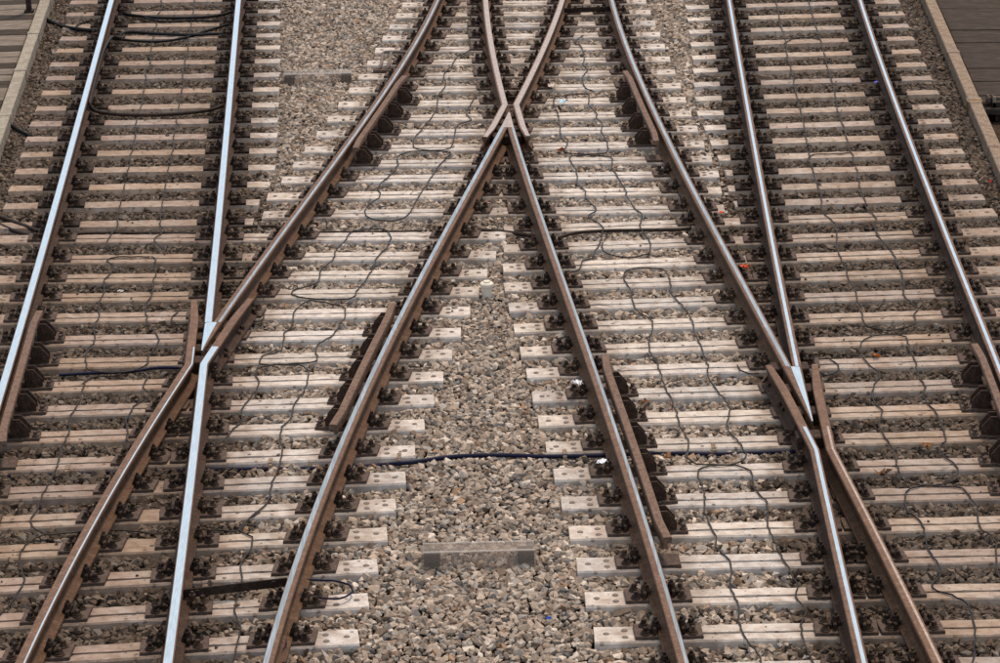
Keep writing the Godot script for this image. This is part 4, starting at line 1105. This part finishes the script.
# ---------------------------------------------------------------- small things
func make_small_things() -> void:
	# cable clips along the navy cable
	for q in [[67, 470, 0], [270, 464, 1], [399, 459, 2], [565, 455, 3], [714, 449, 4]]:
		var p := px(q[0], q[1], 0.0)
		var lb: String = ["on the bearer between blue-shining rails", "on the bearer before the satin grey rail", "on the white bearer end beside the satin rail", "on the white bearer end by the brown rail", "on the bearer behind the longest check rail"][q[2]]
		var c := thing("cable_clip", "tan strap clip of navy cable " + lb, "clip", p, 0.0, "clips of the navy cable")
		var st := start()
		add_box(st, Vector3(0, 0.006, -0.05), Vector3(0.028, 0.008, 0.10), 0.002)
		put("strap", st.commit(), M.beam_dirty, c)
		st = start()
		add_box(st, Vector3(0, -0.022, 0.012), Vector3(0.03, 0.05, 0.03), 0.004)
		put("hook", st.commit(), M.beam_dirty, c)
	# tie bars
	for q in [[183, 591, 287, 579, "flat dark steel tie bar between blue-shining rail and satin grey rail"], [564, 9, 611, 7, "dark steel tie bar between the two curved rails beyond the crossing"]]:
		var a := px(q[0], q[1], 0.10); var b := px(q[2], q[3], 0.10)
		var t := thing("tie_bar", q[4], "tie bar", Vector3((a.x + b.x) * 0.5, 0.0, (a.z + b.z) * 0.5), atan2(-(b.z - a.z), b.x - a.x), "tie bars")
		var L := a.distance_to(b)
		var st := start()
		add_box(st, Vector3(0, 0.08, 0), Vector3(L, 0.06, 0.012), 0.002)
		put("bar", st.commit(), M.dark_rust, t)
		for s in [-1, 1]:
			st = start()
			add_lathe(st, Vector3.ZERO, [[0.02, 0.0], [0.02, 0.018], [0.0, 0.018]], 6, 0.0, Transform3D(Basis(Vector3.RIGHT, PI / 2), Vector3(s * (L * 0.5 - 0.09), 0.085, 0.006)))
			put("bolt", st.commit(), M.dark_rust, t)
	# clear plastic covers lying on the ballast
	cover_box(px(479, 562, -0.03), 0.75, "clear plastic box with dark ends lying on the open gravel wedge", 0.18)
	cover_box(px(318, 82, -0.03), 0.74, "dusty clear plastic box on gravel beside the blue-railed track", 0.12)
	# white pipe stub
	var pp := px(487, 297, -0.04)
	var pot := thing("pipe_stub", "small white plastic pipe with a cap standing in the gravel", "pipe", pp)
	var st := start()
	add_lathe(st, Vector3.ZERO, [[0.044, -0.02], [0.046, 0.10]], 20)
	put("tube", st.commit(), M.white_plastic, pot)
	st = start()
	add_lathe(st, Vector3(0, 0.10, 0), [[0.046, -0.004], [0.058, 0.0], [0.058, 0.022], [0.05, 0.03], [0.03, 0.032], [0.028, 0.045], [0.0, 0.047]], 20)
	put("cap", st.commit(), M.white_plastic, pot)
	# bent pipe fixture at the curved rail
	var fp := px(385, 72, 0.0)
	var fx := thing("pipe_fixture", "grey steel plate with two bent pipes beside the curved brown rail", "fixture", fp)
	st = start()
	add_box(st, Vector3(0.02, 0.0, 0.0), Vector3(0.30, 0.07, 0.10), 0.006)
	put("plate", st.commit(), M.plate, fx)
	for q in [[-0.07, 0.0], [0.02, 0.03]]:
		var path := smooth_path([Vector3(q[0], 0.03, 0.0), Vector3(q[0] + 0.03, 0.07, -0.05), Vector3(q[0] + 0.035, 0.10, -0.35), Vector3(q[0] + 0.06, 0.12, -0.43), Vector3(q[0] + 0.26, 0.12, -0.42 + q[1])], 0.03)
		put("pipe", tube_mesh(path, 0.018, 9), M.satin_paint if M.has("satin_paint") else M.plug, fx)
	# litter
	litter("paper_scrap", "crumpled white paper on a baseplate beside the brown curved rail", px(577, 384, 0.12), 0.075, Color(0.86, 0.86, 0.88), 1)
	litter("paper_scrap", "crumpled white paper just past the navy cable at the brown rail", px(602, 463, 0.11), 0.07, Color(0.90, 0.90, 0.92), 2)
	litter("paper_scrap", "pale paper scrap on the pale bearers near the middle crossing", px(552, 87, 0.02), 0.085, Color(0.78, 0.72, 0.68), 3)
	litter("foil_scrap", "light blue foil scrap on the pale bearers near the middle crossing", px(562, 103, 0.02), 0.085, Color(0.66, 0.78, 0.85), 4)
	litter("wrapper", "crumpled orange and white wrapper between the curved rail and straight rail", px(745, 268, 0.10), 0.075, Color(0.80, 0.36, 0.22), 5)
	litter("wrapper", "tiny red scrap on the gravel by the weathered kerb beam", px(990, 182, 0.0), 0.035, Color(0.75, 0.15, 0.10), 6)
	litter("wrapper", "tiny orange scrap beside white bearer ends near the curved rail", px(721, 213, 0.03), 0.04, Color(0.9, 0.3, 0.12), 7)
	litter("bottle_cap", "tiny bright blue cap on the open gravel wedge", px(549, 619, 0.0), 0.03, Color(0.10, 0.35, 0.72), 8)
	litter("foil_scrap", "tiny violet-blue scrap beside the deck-side outer rail", px(876, 83, 0.05), 0.05, Color(0.45, 0.45, 0.85), 9)
	litter("paper_scrap", "pale stone-like scrap on a bearer between the blue-shining rails", px(121, 292, -0.01), 0.05, Color(0.8, 0.78, 0.76), 10)
	for q in [[882, 476, 0.15, 0, "large curled dry leaf on the gravel inside the big closed wire loop"], [927, 447, 0.10, 1, "dry leaf on the gravel near the deck-side check rail"], [876, 357, 0.09, 2, "orange dry leaf at the top of the big closed wire loop"], [783, 240, 0.10, 3, "dry leaf beside the straight stripe-topped rail"], [668, 458, 0.11, 4, "tan dry leaf by the longest check rail's brackets"], [644, 403, 0.10, 5, "brown dry leaf between the longest check rail and its brackets"], [560, 151, 0.11, 6, "rusty dry leaf on pale bearers near the short check rail"]]:
		leaf(px(q[0], q[1], 0.01), q[2], q[3], q[4])

func cover_box(at: Vector3, L: float, label: String, alpha: float) -> void:
	var t := thing("clear_cover", label, "plastic box", at, 0.02, "clear plastic covers")
	var glass := StandardMaterial3D.new()
	glass.transparency = BaseMaterial3D.TRANSPARENCY_ALPHA
	glass.albedo_color = Color(0.62, 0.56, 0.52, alpha); glass.roughness = 0.12; glass.metallic_specular = 0.15
	var rim := StandardMaterial3D.new()
	rim.transparency = BaseMaterial3D.TRANSPARENCY_ALPHA
	rim.albedo_color = Color(0.75, 0.70, 0.66, 0.35); rim.roughness = 0.15
	var block := mat(mixed_texture(128, [Color(0.17, 0.165, 0.17), Color(0.30, 0.28, 0.27), Color(0.10, 0.10, 0.11)], [0.03, 0.09], 131, 0.5), 5.0, 0.5)
	block.transparency = BaseMaterial3D.TRANSPARENCY_ALPHA; block.albedo_color = Color(1, 1, 1, 0.75)
	var W := 0.15; var H := 0.105; var T := 0.006
	var st := start()
	add_box(st, Vector3(0, H, 0), Vector3(L, T, W), 0.002)
	put("lid", st.commit(), glass, t)
	for z in [-1, 1]:
		st = start(); add_box(st, Vector3(0, H * 0.5 - 0.004, z * (W * 0.5 + 0.004)), Vector3(L, H, T), 0.001)
		put("side_wall", st.commit(), glass, t)
		st = start(); add_box(st, Vector3(0, H + 0.008, z * (W * 0.5 - 0.002)), Vector3(L, 0.008, 0.012), 0.003)
		put("rim", st.commit(), rim, t)
	for s in [-1, 1]:
		st = start(); add_box(st, Vector3(s * (L * 0.5 + 0.005), H * 0.5 - 0.004, 0), Vector3(T, H, W), 0.001)
		put("end_wall", st.commit(), glass, t)
		st = start(); add_box(st, Vector3(s * (L * 0.5 - 0.06), 0.045, 0.0), Vector3(0.11, 0.085, W * 0.86), 0.015)
		put("end_block", st.commit(), block, t)

func litter(called: String, label: String, at: Vector3, s: float, col: Color, sd: int) -> void:
	var r := RandomNumberGenerator.new(); r.seed = 500 + sd
	var st := start()
	var n := 6
	var grid := []
	for i in n + 1:
		for j in n + 1:
			var u := float(i) / n - 0.5; var v := float(j) / n - 0.5
			grid.append(Vector3(u * s + r.randf_range(-0.1, 0.1) * s, r.randf() * s * 0.45, v * s * 0.8 + r.randf_range(-0.1, 0.1) * s))
	for i in n:
		for j in n:
			var k := i * (n + 1) + j
			quad(st, grid[k], grid[k + 1], grid[k + n + 2], grid[k + n + 1], Vector3.UP)
	var m := plain(col, 0.6)
	var o := put(called, st.commit(), m, null, at, Basis(Vector3.UP, r.randf() * 3.0))
	tag(o, label, "litter", "litter on the tracks")

func leaf(at: Vector3, s: float, sd: int, label: String) -> void:
	var r := RandomNumberGenerator.new(); r.seed = 700 + sd
	var st := start()
	var rim := []
	var n := 15
	for i in n:
		var a := TAU * i / n
		var rad := s * 0.5 * (0.75 + 0.35 * cos(5.0 * a) + r.randf_range(-0.12, 0.12))
		rim.append(Vector3(cos(a) * rad, r.randf_range(0.0, 0.35) * s, sin(a) * rad * 0.8))
	for i in n:
		var b: Vector3 = rim[(i + 1) % n]
		var m0: Vector3 = rim[i] * 0.5 + Vector3(0, -0.02 * s, 0); var m1: Vector3 = b * 0.5 + Vector3(0, -0.02 * s, 0)
		quad(st, m0, rim[i], b, m1, Vector3.UP)
		tri(st, Vector3.ZERO, m0, m1, (m0).cross(m1).normalized() * (-1.0 if m0.cross(m1).y < 0 else 1.0))
	var cols := [Color(0.40, 0.29, 0.22), Color(0.52, 0.36, 0.24), Color(0.66, 0.36, 0.14), Color(0.52, 0.40, 0.28), Color(0.60, 0.46, 0.34), Color(0.45, 0.32, 0.24), Color(0.52, 0.27, 0.14)]
	var o := put("dry_leaf", st.commit(), plain(cols[sd], 0.8), null, at, Basis(Vector3.UP, r.randf() * 6.0))
	tag(o, label, "leaf", "dry leaves")
